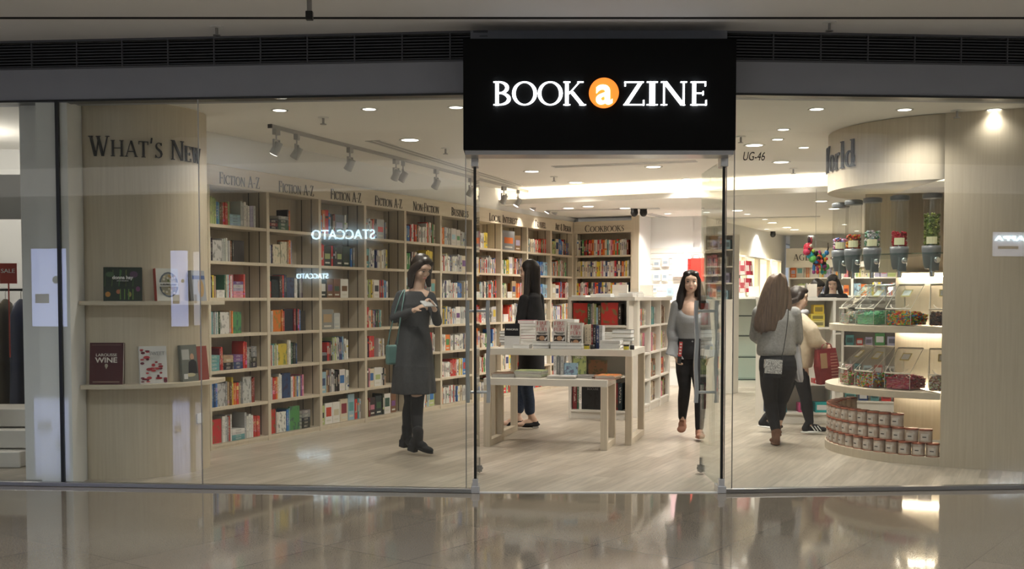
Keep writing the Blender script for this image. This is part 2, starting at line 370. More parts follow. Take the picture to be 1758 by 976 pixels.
def sans(txt, h, name, material, parent=None, loc=(0, 0, 0), rz=0, fit=None, shear=0, bold=0, depth=.002, rx=PI/2, align='CENTER'):
    cu = bpy.data.curves.new(name, 'FONT'); cu.body = txt; cu.size = h*1.38; cu.align_x = align; cu.extrude = depth; cu.shear = shear; cu.offset = bold
    t = bpy.data.objects.new('tmp', cu); COL.objects.link(t); bpy.context.view_layer.update()
    me = bpy.data.meshes.new_from_object(t.evaluated_get(bpy.context.evaluated_depsgraph_get())); bpy.data.objects.remove(t); bpy.data.curves.remove(cu)
    if fit:
        xs = [v.co.x for v in me.vertices]; k = fit/(max(xs)-min(xs))
        for v in me.vertices: v.co.x *= k
    me.transform(Matrix.Rotation(rx, 4, 'X')); me.materials.clear(); me.materials.append(M[material])
    o = bpy.data.objects.new(name, me); COL.objects.link(o); o.location = loc; o.rotation_euler.z = rz
    if parent: o.parent = parent
    return o
# ================================================================ SETTING
TH = math.radians(25.8)
U = Vector((math.sin(TH), math.cos(TH), 0)); V = Vector((math.cos(TH), -math.sin(TH), 0))
RZ_U = PI/2-TH       # local x runs along U, local y into the left wall
RZ_V = -TH           # local x runs along V, local y away along U
CZ, CZ2 = 2.87, 2.65
SPLIT = 0
FY = 7.80
FL0 = Vector((-.27, FY, 0)); FL1 = Vector((-4.6, FY+.40, 0))       # left part of the shopfront line
FR0 = Vector((1.49, FY, 0)); FR1 = Vector((5.0, FY+.26, 0))
AL = math.atan2(FL0.y-FL1.y, FL0.x-FL1.x); AR = math.atan2(FR1.y-FR0.y, FR1.x-FR0.x)
def on_seg(px, A, B):     # where the sight line of column px meets the shopfront line
    k = ray(px, 600); s = k.x/k.y
    t = (s*A.y-A.x)/((B.x-A.x)-s*(B.y-A.y)); return A+(B-A)*t

# floors
m = MB(); m.prism([(FL1.x, FL1.y), (FL0.x, FL0.y), (FR0.x, FR0.y), (FR1.x, FR1.y), (24, 9.2), (24, -9), (-24, -9), (-24, 9.8)], -.05, 0)
struct(m.build('floor', 'granite_floor'))
m = MB(); m.prism([(FL1.x, FL1.y), (FL0.x, FL0.y), (FR0.x, FR0.y), (FR1.x, FR1.y), (24, 9.2), (24, 28), (-24, 28), (-24, 9.8)], -.05, 0)
struct(m.build('floor_shop', 'plank_floor'))
# mall ceiling; a flush black strip imitates the shade of the slot
MC = 3.24
MC2 = 5.2
m = MB(); m.box(-24, 24, 3.5, 7.43, MC, MC+.1); m.box(-24, 24, 3.4, 3.5, MC, MC2+.1); m.box(-24, 24, -6.2, 3.4, MC2, MC2+.1); m.box(-24, 24, 7.475, 9.8, MC, MC+.1)
m.box(-24, 24, 7.43, 7.475, MC-.003, MC+.1, 1)
struct(m.build('ceiling', ['mall_ceiling', 'void_shade']))
# fascia + grilles above the shopfront
def front_frame(A, B):
    d = (B-A); return math.atan2(d.y, d.x), d.length
def front_part(A, ang, L, nm, sgn=1):
    m = MB(); m.box(0, L, 0, .25, 2.81, 3.03)
    struct(m.build('wall_front', 'fascia_metal', loc=A, rz=ang, bevel=.003))
    m = MB(); m.box(0, L, -.012, .10, 2.795, 2.81)
    struct(m.build('trim_1', 'black_edge', loc=A, rz=ang))
    g = empty('ventilation_grille', A+Vector((0, 0, 3.03)), ang, nm, 'grille')
    m = MB(); m.box(0, L, .0, .02, 0, .014); m.box(0, L, .0, .02, .195, .21); m.build('grille_frame', 'grille_metal', g)
    m = MB()
    for i in range(1, 9): m.box(0, L, .004, .018, .021*i, .021*i+.006)
    x = .1
    while x < L: m.box(x, x+.008, .002, .02, 0, .21); x += .34
    m.build('slats', 'grille_metal', g)
    m = MB(); m.box(0, L, .12, .14, -.01, .22); m.build('duct_shade_sheet', 'void_shade', g)  # flat black sheet standing in for the dark inside of the duct
front_part(FL1, AL, (FL0-FL1).length+.1, 'long dark louvred air grille above the left shop window')
front_part(FR0-Vector((.1, 0, 0)), AR, (FR1-FR0).length+.1, 'long dark louvred air grille above the right shop window')
m = MB(); m.box(-.29, 1.50, 7.80, 8.0, 2.43, 3.24); struct(m.build('wall_front', 'fascia_metal'))
# glass panes
def pane(p0, p1, n, z0=.03, z1=2.81, parent=None):
    d = p1-p0; a = math.atan2(d.y, d.x); L = d.length
    f = MB(); f.box(.002, L-.002, -.004, .004, z0, z1); g = struct(f.build('window_%d' % n, 'pane', loc=p0, rz=a))
    e = MB(); e.box(-.002, .003, -.006, .006, z0, z1); e.build('glass_edge', 'dull_steel', g)
    return g
GL = [FL1, on_seg(105, FL0, FL1), on_seg(345, FL0, FL1), on_seg(800, FL0, FL1)]
for i in range(3): pane(GL[i], GL[i+1], i+1)
pane(GL[3], FL0-Vector((.012, 0, 0)), 4)
GR = [FR0+Vector((.012, 0, 0)), on_seg(1258, FR0, FR1), FR1]
pane(GR[0], GR[1], 5, z1=2.81); pane(GR[1], GR[2], 6)
m = MB(); a = AL; m.box(-.012, .012, -.012, .012, .03, 2.81); struct(m.build('trim_2', 'black_edge', loc=GL[1], rz=AL))
for (A, B, ang) in ((FL1, FL0, AL), (FR0, FR1, AR)):
    m = MB(); m.box(0, (B-A).length, -.03, .03, 0, .032); struct(m.build('trim_3', 'dull_steel', loc=A, rz=ang, bevel=.004))
m = MB(); m.box(FL0.x, FR0.x, FY-.015, FY+.02, 0, .006); struct(m.build('trim_4', 'white_plastic'))

# mall surroundings: added light-blocking ends and the row of shops opposite, seen only as reflections

# lamps of the mall ceiling
def downlight(px=None, py=None, z=CZ, pos=None, r=.07, power=SHOP_W, col=(1, .935, .84), label='', group='', tilt=None, light=True):
    p = pos if pos is not None else onz(px, py, z)
    e = empty('downlight', (p.x, p.y, z), 0, label, 'ceiling light', group)
    m = MB(); m.lathe([(r*.95, -.004), (r*1.22, -.006), (r*1.25, 0), (r*.95, .0)], n=20, caps=False); m.build('trim_ring', 'white_plastic', e)
    m = MB(); m.lathe([(.001, -.003), (r*.93, -.003), (r*.93, -.001), (.001, -.001)], n=20); m.build('lens', 'lamp_glow', e)
    if light:
        l = bpy.data.lights.new('bulb', 'SPOT'); l.energy = power; l.color = col; l.spot_size = math.radians(140); l.spot_blend = .8; l.shadow_soft_size = .08
        o = bpy.data.objects.new('bulb', l); COL.objects.link(o); o.parent = e; o.location = (0, 0, -.02)
    return e
k = 0
for y in (-5, -1.5, 2.0, 5.6):
    for x in (-12, -6, -3, 0, 3, 6, 12) if y > 3 else (-18, -9, -3, 3, 9, 18):
        downlight(pos=Vector((x+.4, y, MC if y > 3 else MC2)), z=MC if y > 3 else MC2, r=.07, power=MALL_W*(1 if y > 3 else 2.5), col=(.93, .95, 1), label='recessed downlight in the mall ceiling outside the shop', group='mall ceiling downlights')

# shop shell
LW0 = onz(360, 775, 0); LW0 = Vector((-2.72, 9.95, 0))
NB, BW = 10, .846
CORNER = LW0+U*(NB*BW)
def wallseg(name, p, ang, L, z0, z1, th=.12, m_='white_paint'):
    m = MB(); m.box(0, L, 0, th, z0, z1); return struct(m.build(name, m_, loc=p, rz=ang))
BD = .30   # bookcase depth
HEAD = 2.565
# wall over and behind the left bookcases
wallseg('wall_left', LW0-U*.55-V*(BD+.02), RZ_U, NB*BW+.9, 0, CZ+.02)
m = MB(); m.box(-.3, NB*BW+.3, .03, BD+.02, HEAD, CZ+.02); struct(m.build('wall_left_upper', 'white_paint', loc=LW0, rz=RZ_U))
COVE0 = Vector((0, 14.95, 0))+V*0
# cove line passes through the sight line (900,330) on the ceiling
cv = onz(905, 322, CZ)
def along(p, u, v): return p+U*u+V*v
# upper ceiling: from shopfront to the cove (recess goes .35 behind the lip)
def wpoly(pts): return [(p.x, p.y) for p in pts]
q0 = along(cv, .32, -9); q1 = along(cv, .32, 14)
ce = cv+U*.32
m = MB(); m.prism([(FL1.x-3, FL1.y+.40), (FL1.x, FL1.y+.12), (FL0.x, FL0.y+.12), (FR0.x, FR0.y+.12), (FR1.x, FR1.y+.12), (9, FR1.y+.5), (9, ce.y-(9-ce.x)*math.tan(TH)), (-7.6, ce.y+(ce.x+7.6)*math.tan(TH))], CZ, CZ+.1)
struct(m.build('ceiling_shop', 'ceiling_paint'))
# lower ceiling with upstand lip
def vbox(name, u0, u1, v0, v1, z0, z1, m_, org=cv):
    m = MB(); m.box(v0, v1, u0, u1, z0, z1); return struct(m.build(name, m_, loc=(org.x, org.y, 0), rz=RZ_V))
vbox('ceiling_back', .03, 16, -3, 10, CZ2, CZ2+.03, 'ceiling_paint')
vbox('trim_6', 0, .03, -1, 6.2, CZ2, CZ2+.07, 'ceiling_paint')
vbox('wall_cove', .32, .36, -1, 6.2, CZ2+.03, CZ+.02, 'ceiling_paint')
m = MB(); m.box(-.9, 6.1, .05, .08, CZ2+.032, CZ2+.05)
s = m.build('cove_light', 'cove_glow', loc=(cv.x, cv.y, 0), rz=RZ_V); tag(s, 'warm light strip hidden in the long bright ceiling cove', 'light strip')

# right curved display carcass and wall (circle centre DC, radius DR)
DC = Vector((3.98, 10.0, 0)); DR = 1.10
def dpt(a, r=DR): a = math.radians(a); return Vector((DC.x+r*math.cos(a), DC.y+r*math.sin(a), 0))
A0 = -115.8        # where the curve meets the straight wall
pw = dpt(A0)
def arcpoly(r0, r1, a0, a1, n=40):
    return [(dpt(a0+(a1-a0)*i/n, r1).x, dpt(a0+(a1-a0)*i/n, r1).y) for i in range(n+1)]+[(dpt(a1+(a0-a1)*i/n, r0).x, dpt(a1+(a0-a1)*i/n, r0).y) for i in range(n+1)]
m = MB(); m.box(0, 2.2, 0, .10, 0, CZ); struct(m.build('wall_right', 'oak', loc=pw, rz=RZ_V))
m = MB(); m.box(0, .10, .10, .95, 0, CZ); struct(m.build('wall_right_return', 'oak', loc=pw, rz=RZ_V))
# left curved oak wall
LC = Vector((-3.08, 8.97, 0)); LR = .60
def lpt(s_, off=0):   # arc length along the face, starting where the straight part meets the circle
    if s_ < 0: return Vector((LC.x+s_, LC.y-LR-off, 0)), -PI/2
    a = -PI/2+s_/LR; return Vector((LC.x+(LR+off)*math.cos(a), LC.y+(LR+off)*math.sin(a), 0)), a
def lband(off0, off1, s0, s1, n=36):
    A = [lpt(s0+(s1-s0)*i/n, off1)[0] for i in range(n+1)]; B = [lpt(s1+(s0-s1)*i/n, off0)[0] for i in range(n+1)]
    return [(p.x, p.y) for p in A+B]
m = MB(); m.prism(lband(-.03, 0, -.148, LR*PI*.62), 0, CZ-.01, smooth=True)
struct(m.build('wall_curved', 'oak'))
m = MB(); m.box(-.12, 0, 0, .78, 0, CZ-.02); e = LC+Vector((-.20, -LR-.0, 0))
m = MB(); m.box(-3.46, -3.231, 8.10, 11.2, 0, CZ+.02); struct(m.build('wall_side', 'white_paint'))
# ================================================================ SHOP LIGHTS
for (px, py) in ((332,191),(480,189),(634,187),(783,184),(1402,187),(1553,188),(1707,188)):
    downlight(px, py, r=.055, power=SHOP_W*(.25 if px > 1700 else .65), label='small round downlight in the row just behind the shop glass', group='front row of shop downlights')
for (px, py) in ((704,240),(913,294),(1122,286),(988,313),(1295,249),(1341,278),(1345,222),(1380,253),(1335,239),(1178,307),(1379,300)):
    downlight(px, py, r=.085 if (px, py) in ((704,240),(913,294),(1122,286),(988,313),(1295,249),(1341,278)) else .05, label='round downlight set in the main shop ceiling before the cove', group='main shop ceiling downlights', power=SHOP_W*1.3)
for i, (px, py) in enumerate(((1073,357),(1119,378),(1158,387),(1266,361),(1283,367),(1313,376),(1326,382),(1351,390),(1410,345),(1432,358),(1364,394),(1393,404),(1412,409),(1426,414),(1316,393),(1265,393),(1236,406),(976,357),(1010,354))):
    downlight(px, py, z=CZ2, r=.08 if i not in (4, 5, 14, 15) else .045, label='downlight in the lower rear ceiling behind the cove', group='rear ceiling downlights', power=SHOP_W*1.5, light=(i % 2 == 0))
def linear_slot(px0, py0, px1, py1, z, w, label):
    a = onz(px0, py0, z); b = onz(px1, py1, z); d = b-a; L = d.length; ang = math.atan2(d.y, d.x)
    e = empty('air_diffuser', (a.x, a.y, z), ang, label, 'air diffuser')
    m = MB(); m.box(0, L, -w/2, -w/2+.012, -.006, 0); m.box(0, L, w/2-.012, w/2, -.006, 0); m.box(0, L, -.006, .006, -.006, 0); m.build('frame', 'white_plastic', e)
    m = MB(); m.box(0, L, -w/2+.012, w/2-.012, -.003, -.001); m.build('slot', 'spot_grey', e)
linear_slot(640, 241, 890, 318, CZ, .16, 'long slot air diffuser beside the track lights over the left bookcases')
linear_slot(950, 286, 1196, 276, CZ, .16, 'slot air diffuser in the ceiling above the doorway')
linear_slot(940, 361, 1132, 357, CZ2, .16, 'slot air diffuser above the cookbooks bookcase')
linear_slot(1112, 366, 1260, 400, CZ2, .16, 'slanting slot air diffuser above the rear gift wall')
linear_slot(1240, 374, 1408, 371, CZ2, .16, 'slot air diffuser above the two women at right')
def sprinkler(px, py, z, label):
    p = onz(px, py, z); e = empty('sprinkler', (p.x, p.y, z), 0, label, 'sprinkler')
    m = MB(); m.lathe([(.045, -.008), (.045, 0)], n=16); m.build('escutcheon', 'white_plastic', e)
    m = MB(); m.cyl((0, 0, -.055), (0, 0, 0), .010, n=8, m=0); m.lathe([(.026, -.062), (.026, -.056)], n=12); m.build('spray_head', 'dull_steel', e)
sprinkler(372, 46, MC, 'ceiling sprinkler in the mall above the left windows')
sprinkler(1424, 38, MC, 'ceiling sprinkler in the mall above the right windows')
sprinkler(555, 201, CZ, 'shop ceiling sprinkler above the first track lights'); sprinkler(765, 254, CZ, 'shop ceiling sprinkler left of the black sign')
sprinkler(951, 303, CZ, 'shop ceiling sprinkler near the bright cove, inside the doorway'); sprinkler(1362, 289, CZ, 'shop ceiling sprinkler left of the curved world drum')
sprinkler(1272, 234, CZ, 'shop ceiling sprinkler right of the black sign'); sprinkler(1643, 189, CZ, 'shop ceiling sprinkler at top of the curved drum')
# hanging camera-like sensor of the mall ceiling
p = onz(531, 0, MC); e = empty('ceiling_sensor', (p.x, p.y, MC), 0, 'small grey sensor hanging from the mall ceiling at the photo top', 'sensor')
m = MB(); m.cyl((0, 0, -.10), (0, 0, 0), .016, n=12); m.build('stem', 'dull_steel', e); m = MB(); m.box(-.022, .022, -.02, .02, -.125, -.07); m.build('sensor_body', 'black_plastic', e, bevel=.004)
# domed cameras
for (px, py, n, lb) in ((1097, 362, 2, 'pair of black dome cameras hanging above the cookbooks bookcase'), (1327, 401, 1, 'single black dome camera on the rear ceiling')):
    p = onz(px, py-4, CZ2); e = empty('dome_camera', (p.x, p.y, CZ2), 0, lb, 'security camera')
    for j in range(n):
        x = (j-.5*(n-1))*.13
        m = MB(); m.cyl((x, 0, -.05), (x, 0, 0), .05, n=16); m.build('housing', 'black_plastic', e)
        m = MB(); m.ell((x, 0, -.055), (.055, .055, .06)); m.build('dome', 'black_plastic', e)

# track lights
def track(pts_px, z, p0, p1, label, specs, ang_u=True, aim=(-.55, .2, -1), grp='track'):
    a = onz(*p0, z); b = onz(*p1, z); d = b-a; ang = math.atan2(d.y, d.x); L = d.length
    t = empty('light_track', (a.x, a.y, z), ang, label, 'light track')
    m = MB(); m.box(0, L, -.017, .017, -.03, 0); m.build('rail', 'spot_grey', t)
    m = MB(); m.box(-.01, .0, -.02, .02, -.034, 0); m.build('end_cap', 'black_plastic', t)
    for i, (px, lit, ax) in enumerate(specs):
        k = ray(px, 300); s = k.x/k.y; tt = (s*a.y-a.x)/(d.x-s*d.y); q = a+d*tt
        e = empty('spotlight', (q.x, q.y, z-.03), ang+ax, None, 'spotlight', grp)
        e['label'] = ('lit ' if lit else 'grey ')+'spotlight, '+ORD[i]+' from the near end of the '+grp
        m = MB(); m.box(-.035, .035, -.02, .02, -.05, 0); m.build('adapter', 'spot_grey', e, bevel=.003)
        m = MB(); m.cyl((0, 0, -.05), (0, 0, -.09), .007, n=8); m.box(-.045, -.04, -.01, .01, -.17, -.09); m.box(.04, .045, -.01, .01, -.17, -.09); m.box(-.045, .045, -.01, .01, -.095, -.088); m.build('yoke', 'spot_grey', e)
        D = Vector((0, .6, -1)).normalized(); c = Vector((0, 0, -.165))
        m = MB(); m.cyl(c-D*.055, c+D*.055, .034, .042, 16); h = m.build('lamp_head', 'spot_grey', e)
        m = MB(); m.cyl(c+D*.056, c+D*.058, .036, n=16); m.build('lens', 'lamp_glow' if lit else 'dull_steel', e)
        if lit:
            l = bpy.data.lights.new('bulb', 'SPOT'); l.energy = 14; l.color = (1, .9, .75); l.spot_size = math.radians(70); l.spot_blend = .8; l.shadow_soft_size = .04
            o = bpy.data.objects.new('bulb', l); COL.objects.link(o); o.parent = e; o.location = c+D*.07; o.rotation_euler = D.to_track_quat('-Z', 'Y').to_euler()
track(None, CZ, (464, 213), (962, 341), 'grey light track along the ceiling over the left bookcases',
      [(475, 1, 0), (510, 0, .3), (601, 0, 0), (680, 0, -.2), (692, 0, .4), (749, 0, 0), (808, 0, 0), (865, 0, -.4), (889, 1, .5), (917, 1, 0), (942, 1, .3), (954, 0, .3)], grp='track over the left bookcases')
track(None, CZ2, (1102, 378), (1166, 392), 'light track in front of the rear gift wall', [(1104, 0, 0), (1120, 0, 0), (1136, 0, 0), (1150, 0, .3), (1158, 0, .5)], grp='track before the rear gift wall')
track(None, CZ2, (1283, 400), (1372, 424), 'light track at the rear right of the shop', [(1285, 0, 0), (1294, 0, .3), (1304, 1, 0), (1318, 0, 0), (1334, 0, 0), (1345, 1, 0), (1360, 0, 0)], grp='track at the rear right')

# ================================================================ BOOKCASES
CT = {'dark red': (.20, .02, .02), 'red': (.52, .04, .03), 'orange': (.66, .17, .03), 'yellow': (.62, .47, .06), 'cream': (.62, .54, .40), 'white': (.66, .64, .60), 'pale grey': (.45, .45, .44),
      'grey': (.22, .22, .22), 'black': (.018, .018, .02), 'navy': (.03, .05, .14), 'blue': (.05, .16, .42), 'pale blue': (.32, .48, .58), 'teal': (.12, .32, .33), 'green': (.08, .27, .09), 'light green': (.40, .47, .20),
      'dark green': (.03, .09, .05), 'purple': (.17, .07, .22), 'lilac': (.36, .34, .46), 'pink': (.60, .22, .28), 'brown': (.16, .08, .04), 'tan': (.40, .28, .16)}
def bookcase_unit(loc, rz, w, label, h=HEAD, rows=7, z0=.05, pitch=.333, depth=BD, mt='oak', hdr=.17, cat='bookcase', pt=.022, group=None):
    e = empty('bookcase', loc, rz, label, cat, group)
    for x in (0, w-pt):
        m = MB(); m.box(x, x+pt, 0, depth, 0, h-hdr); m.build('side_panel', mt, e)
    m = MB(); m.box(pt, w-pt, depth-.012, depth, 0, h-hdr); m.build('back_panel', mt, e)
    m = MB(); m.box(pt, w-pt, .008, depth-.012, 0, .025); m.box(pt, w-pt, .01, .028, 0, .05); m.build('plinth', mt, e)
    for i in range(rows):
        z = z0+pitch*i; m = MB(); m.box(pt, w-pt, .004, depth-.012, z-.028 if i else z-.025, z); m.build('shelf', mt, e)
    if rows > 4:
        m = MB()
        for x in (pt, w-pt-.002): m.box(x, x+.002, .085, .095, .05, h-hdr); m.box(x, x+.002, .21, .22, .05, h-hdr)
        m.build('shelf_standard', 'dark_slot', e)
    return e
bay_names = ['first FICTION A-Z bay from the left', 'second FICTION A-Z bay', 'third FICTION A-Z bay', 'fourth FICTION A-Z bay', 'NON-FICTION bay', 'BUSINESS bay', 'first LOCAL INTEREST bay', 'second LOCAL INTEREST bay', 'TRAVEL bay', 'ART & DESIGN bay']
for i in range(NB):
    bookcase_unit(LW0+U*(BW*i), RZ_U, BW, 'tall oak bookcase, the '+bay_names[i])
m = MB(); m.box(-.02, NB*BW, -.006, BD, HEAD-.17, HEAD); m.box(-.02, NB*BW, -.012, BD, HEAD, HEAD+.012)
s = m.build('header_board', 'oak_flat', loc=LW0, rz=RZ_U); tag(s, 'long pale oak header board with section names over the left bookcases', 'sign board')
CB = CORNER+V*.02+U*.02
m = MB(); m.box(-.30, .02, 0, .04, 0, HEAD); struct(m.build('trim_8', 'oak', loc=CB, rz=RZ_V))
bookcase_unit(CB, RZ_V, .96, 'tall oak bookcase facing the door under the COOKBOOKS heading')
m = MB(); m.box(.0, .96, -.006, BD, HEAD-.17, HEAD); m.box(0, 1.0, -.012, BD+.1, HEAD, HEAD+.012)
s = m.build('header_board', 'oak_flat', loc=CB, rz=RZ_V); tag(s, 'short oak header board reading COOKBOOKS', 'sign board')
m = MB(); m.box(.96, 1.08, -.02, .5, 0, CZ2); struct(m.build('trim_7', 'oak', loc=CB, rz=RZ_V))
vw = CB+V*1.08
def header(txt, px, board, h=.105, fit=None, rz=RZ_U, mtl='letter_brown'):
    # centre of the word on the board front
    k = ray(px, 400); s = k.x/k.y; A = board; D = U if rz == RZ_U else V
    t = (s*A.y-A.x)/(D.x-s*D.y); mb = serif_text(txt, h, fit=fit, depth=.004)
    o = mb.build('section_heading', mtl, loc=A+D*(t-mb.w/2)+(-D.cross(Vector((0, 0, 1))) if 0 else Vector((0, 0, 0)))+Vector((0, 0, HEAD-.15+(.105-h)/2)), rz=rz)
    nrm = V if rz == RZ_U else -U
    o.location += nrm*.008
    return o
heads = [('Fiction A-Z', 412, .58), ('Fiction A-Z', 509, .58), ('Fiction A-Z', 594, .58), ('Fiction A-Z', 667, .58), ('Non-Fiction', 731, .62), ('Business', 789, .46), ('Local Interest', 864, .88), ('Travel', 927, .40), ('Art & Design', 966, .62)]
fi = 0
for (t, px, fit) in heads:
    o = header(t, px, LW0, fit=fit)
    if t == 'Fiction A-Z': lb = 'FICTION A-Z lettering, '+ORD[fi]+' of four from the left'; fi += 1
    else: lb = t.upper()+' lettering in brown capitals on the header board'
    tag(o, lb, 'lettering')
tag(header('Cookbooks', 1038, CB, h=.11, fit=.66, rz=RZ_V, mtl='letter_black'), 'COOKBOOKS lettering in black capitals on the header board', 'lettering')

# ---------------------------------------------------------------- books
def book_mesh(face=False):
    m = MB(); c = .06
    # cover: spine at y=0 (front), boards on both sides; unit size
    m.box(0, 1, 0, .03, 0, 1); m.box(0, .07, .03, 1, 0, 1); m.box(.93, 1, .03, 1, 0, 1); m.box(.07, .93, .03, .97, .012, .985, 1)
    o = m.build('book_master', ['book_face' if face else 'book_cover', 'paper']); me = o.data; bpy.data.objects.remove(o); return me
BOOK = book_mesh()
def face_mesh():
    m = MB(); m.box(0, 1, 0, .12, 0, 1); m.box(0, 1, .88, 1, 0, 1); m.box(0, .015, .12, .88, 0, 1); m.box(.015, .98, .12, .88, .01, .99, 1)
    o = m.build('book_master', ['book_face', 'paper']); me = o.data; bpy.data.objects.remove(o); return me
FACE = face_mesh()
def flat_mesh():   # lying flat, spine forward: unit box x length, y depth, z thickness
    m = MB(); m.box(0, 1, 0, .02, 0, 1); m.box(0, 1, .02, 1, 0, .07); m.box(0, 1, .02, 1, .93, 1); m.box(.012, .988, .02, .98, .07, .93, 1)
    o = m.build('book_master', ['book_cover', 'paper']); me = o.data; bpy.data.objects.remove(o); return me
FLAT = flat_mesh()
def flat_mesh2():  # pages towards the viewer
    m = MB(); m.box(0, 1, .98, 1, 0, 1); m.box(0, 1, 0, .98, 0, .07); m.box(0, 1, 0, .98, .93, 1); m.box(.012, .988, .02, .98, .07, .93, 1)
    o = m.build('book_master', ['book_cover', 'paper_white']); me = o.data; bpy.data.objects.remove(o); return me
FLATP = flat_mesh2()
def jit(c, R, k=.18): f = 1+R.uniform(-k, k); return tuple(min(.75, max(.004, v*f+R.uniform(-.012, .012))) for v in c)
def book(me, F, x, y, z, sx, sy, sz, col, label, group, tilt=0, turn=0):
    o = bpy.data.objects.new('book', me); COL.objects.link(o)
    o.matrix_world = F @ Matrix.Translation((x, y, z)) @ Matrix.Rotation(turn, 4, 'Z') @ Matrix.Rotation(tilt, 4, 'Y') @ Matrix.Diagonal((sx, sy, sz, 1))
    o.color = (*col, 1); tag(o, label, 'book', group); return o
far = MB()      # the many small books further away, one mesh
def far_book(F, x, y, z, sx, sy, sz, col, kind='s'):
    T = F @ Matrix.Translation((x, y, z))
    far.box(0, sx, 0, sy, 0, sz, 0, col, T)
    if kind == 's' and sx > .012:
        lum = sum(col)/3; ink = (.6, .55, .45) if lum < .28 else (.08, .07, .09)
        r = RF.random()
        if r < .8: far.box(sx*.32, sx*.68, -.0012, 0, sz*RF.uniform(.25, .4), sz*RF.uniform(.6, .85), 0, ink, T)
        if r > .4:
            a = RF.uniform(.05, .8); far.box(0, sx, -.001, 0, sz*a, sz*(a+.1), 0, jit(RF.choice(list(CT.values())), RF), T)
    elif kind == 'f':
        ink = jit(RF.choice(list(CT.values())), RF)
        far.box(sx*.15, sx*.85, -.001, 0, sz*.35, sz*RF.uniform(.6, .8), 0, ink, T); far.box(sx*.2, sx*.8, -.001, 0, sz*.12, sz*.2, 0, (.6, .58, .5), T)
RF = random.Random(4)
def frame(loc, rz): return Matrix.Translation(loc) @ Matrix.Rotation(rz, 4, 'Z')
def fill(F, z, width, spec, R, where, near, group, x0=.028, front=.035):
    """spec entries: ('s',n,colour names,height,thickness) upright; ('f',colour,width,height) face out; ('k',n,colours,width,thick) stack; ('g',width) gap"""
    tot = sum(e[1]*e[4] if e[0] == 's' else (e[2] if e[0] == 'f' else (e[3] if e[0] == 'k' else e[1])) for e in spec)
    k = min(1.0, (width-.06)/tot) if tot else 1
    x = x0; n = 0
    for e in spec:
        if e[0] == 'g': x += e[1]*k; continue
        if e[0] == 's':
            cs = e[2].split(',')
            for i in range(e[1]):
                cn = cs[min(i*len(cs)//e[1], len(cs)-1)].strip(); t = e[4]*k*R.uniform(.8, 1.15); h = e[3]*R.uniform(.95, 1.04); col = jit(CT[cn], R)
                d = R.uniform(.12, .15); y = front+R.uniform(0, .012)
                if x+t > width-.026: break
                if near: book(BOOK, F, x, y, z, t-.001, d, h, col, '%s book, %s from left, %s' % (cn, ORD[n], where), group)
                else: far_book(F, x, y, z, t-.001, d, h, col)
                x += t; n += 1
        elif e[0] == 'f':
            w = e[2]*k; col = jit(CT[e[1]], R, .1)
            if near: book(FACE, F, x+.003, front+.01, z, w-.008, .022, e[3], col, 'face-out %s book, %s from left, %s' % (e[1], ORD[n], where), group)
            else: far_book(F, x+.003, front+.01, z, w-.008, .022, e[3], col, 'f')
            x += w; n += 1
        elif e[0] == 'k':
            cs = e[2].split(','); zz = z; w = e[3]*k
            for i in range(e[1]):
                cn = cs[i*len(cs)//e[1]].strip(); col = jit(CT[cn], R, .1); dx = R.uniform(0, .006)
                if near: book(FLAT, F, x+dx, front, zz, w-.012, .14, e[4], col, 'flat %s book, %s up, stack %d, %s' % (cn, ORD[i], n+1, where), group)
                else: far_book(F, x+dx, front, zz, w-.012, .14, e[4], col, 'x')
                zz += e[4]+.0005
            x += w; n += 1
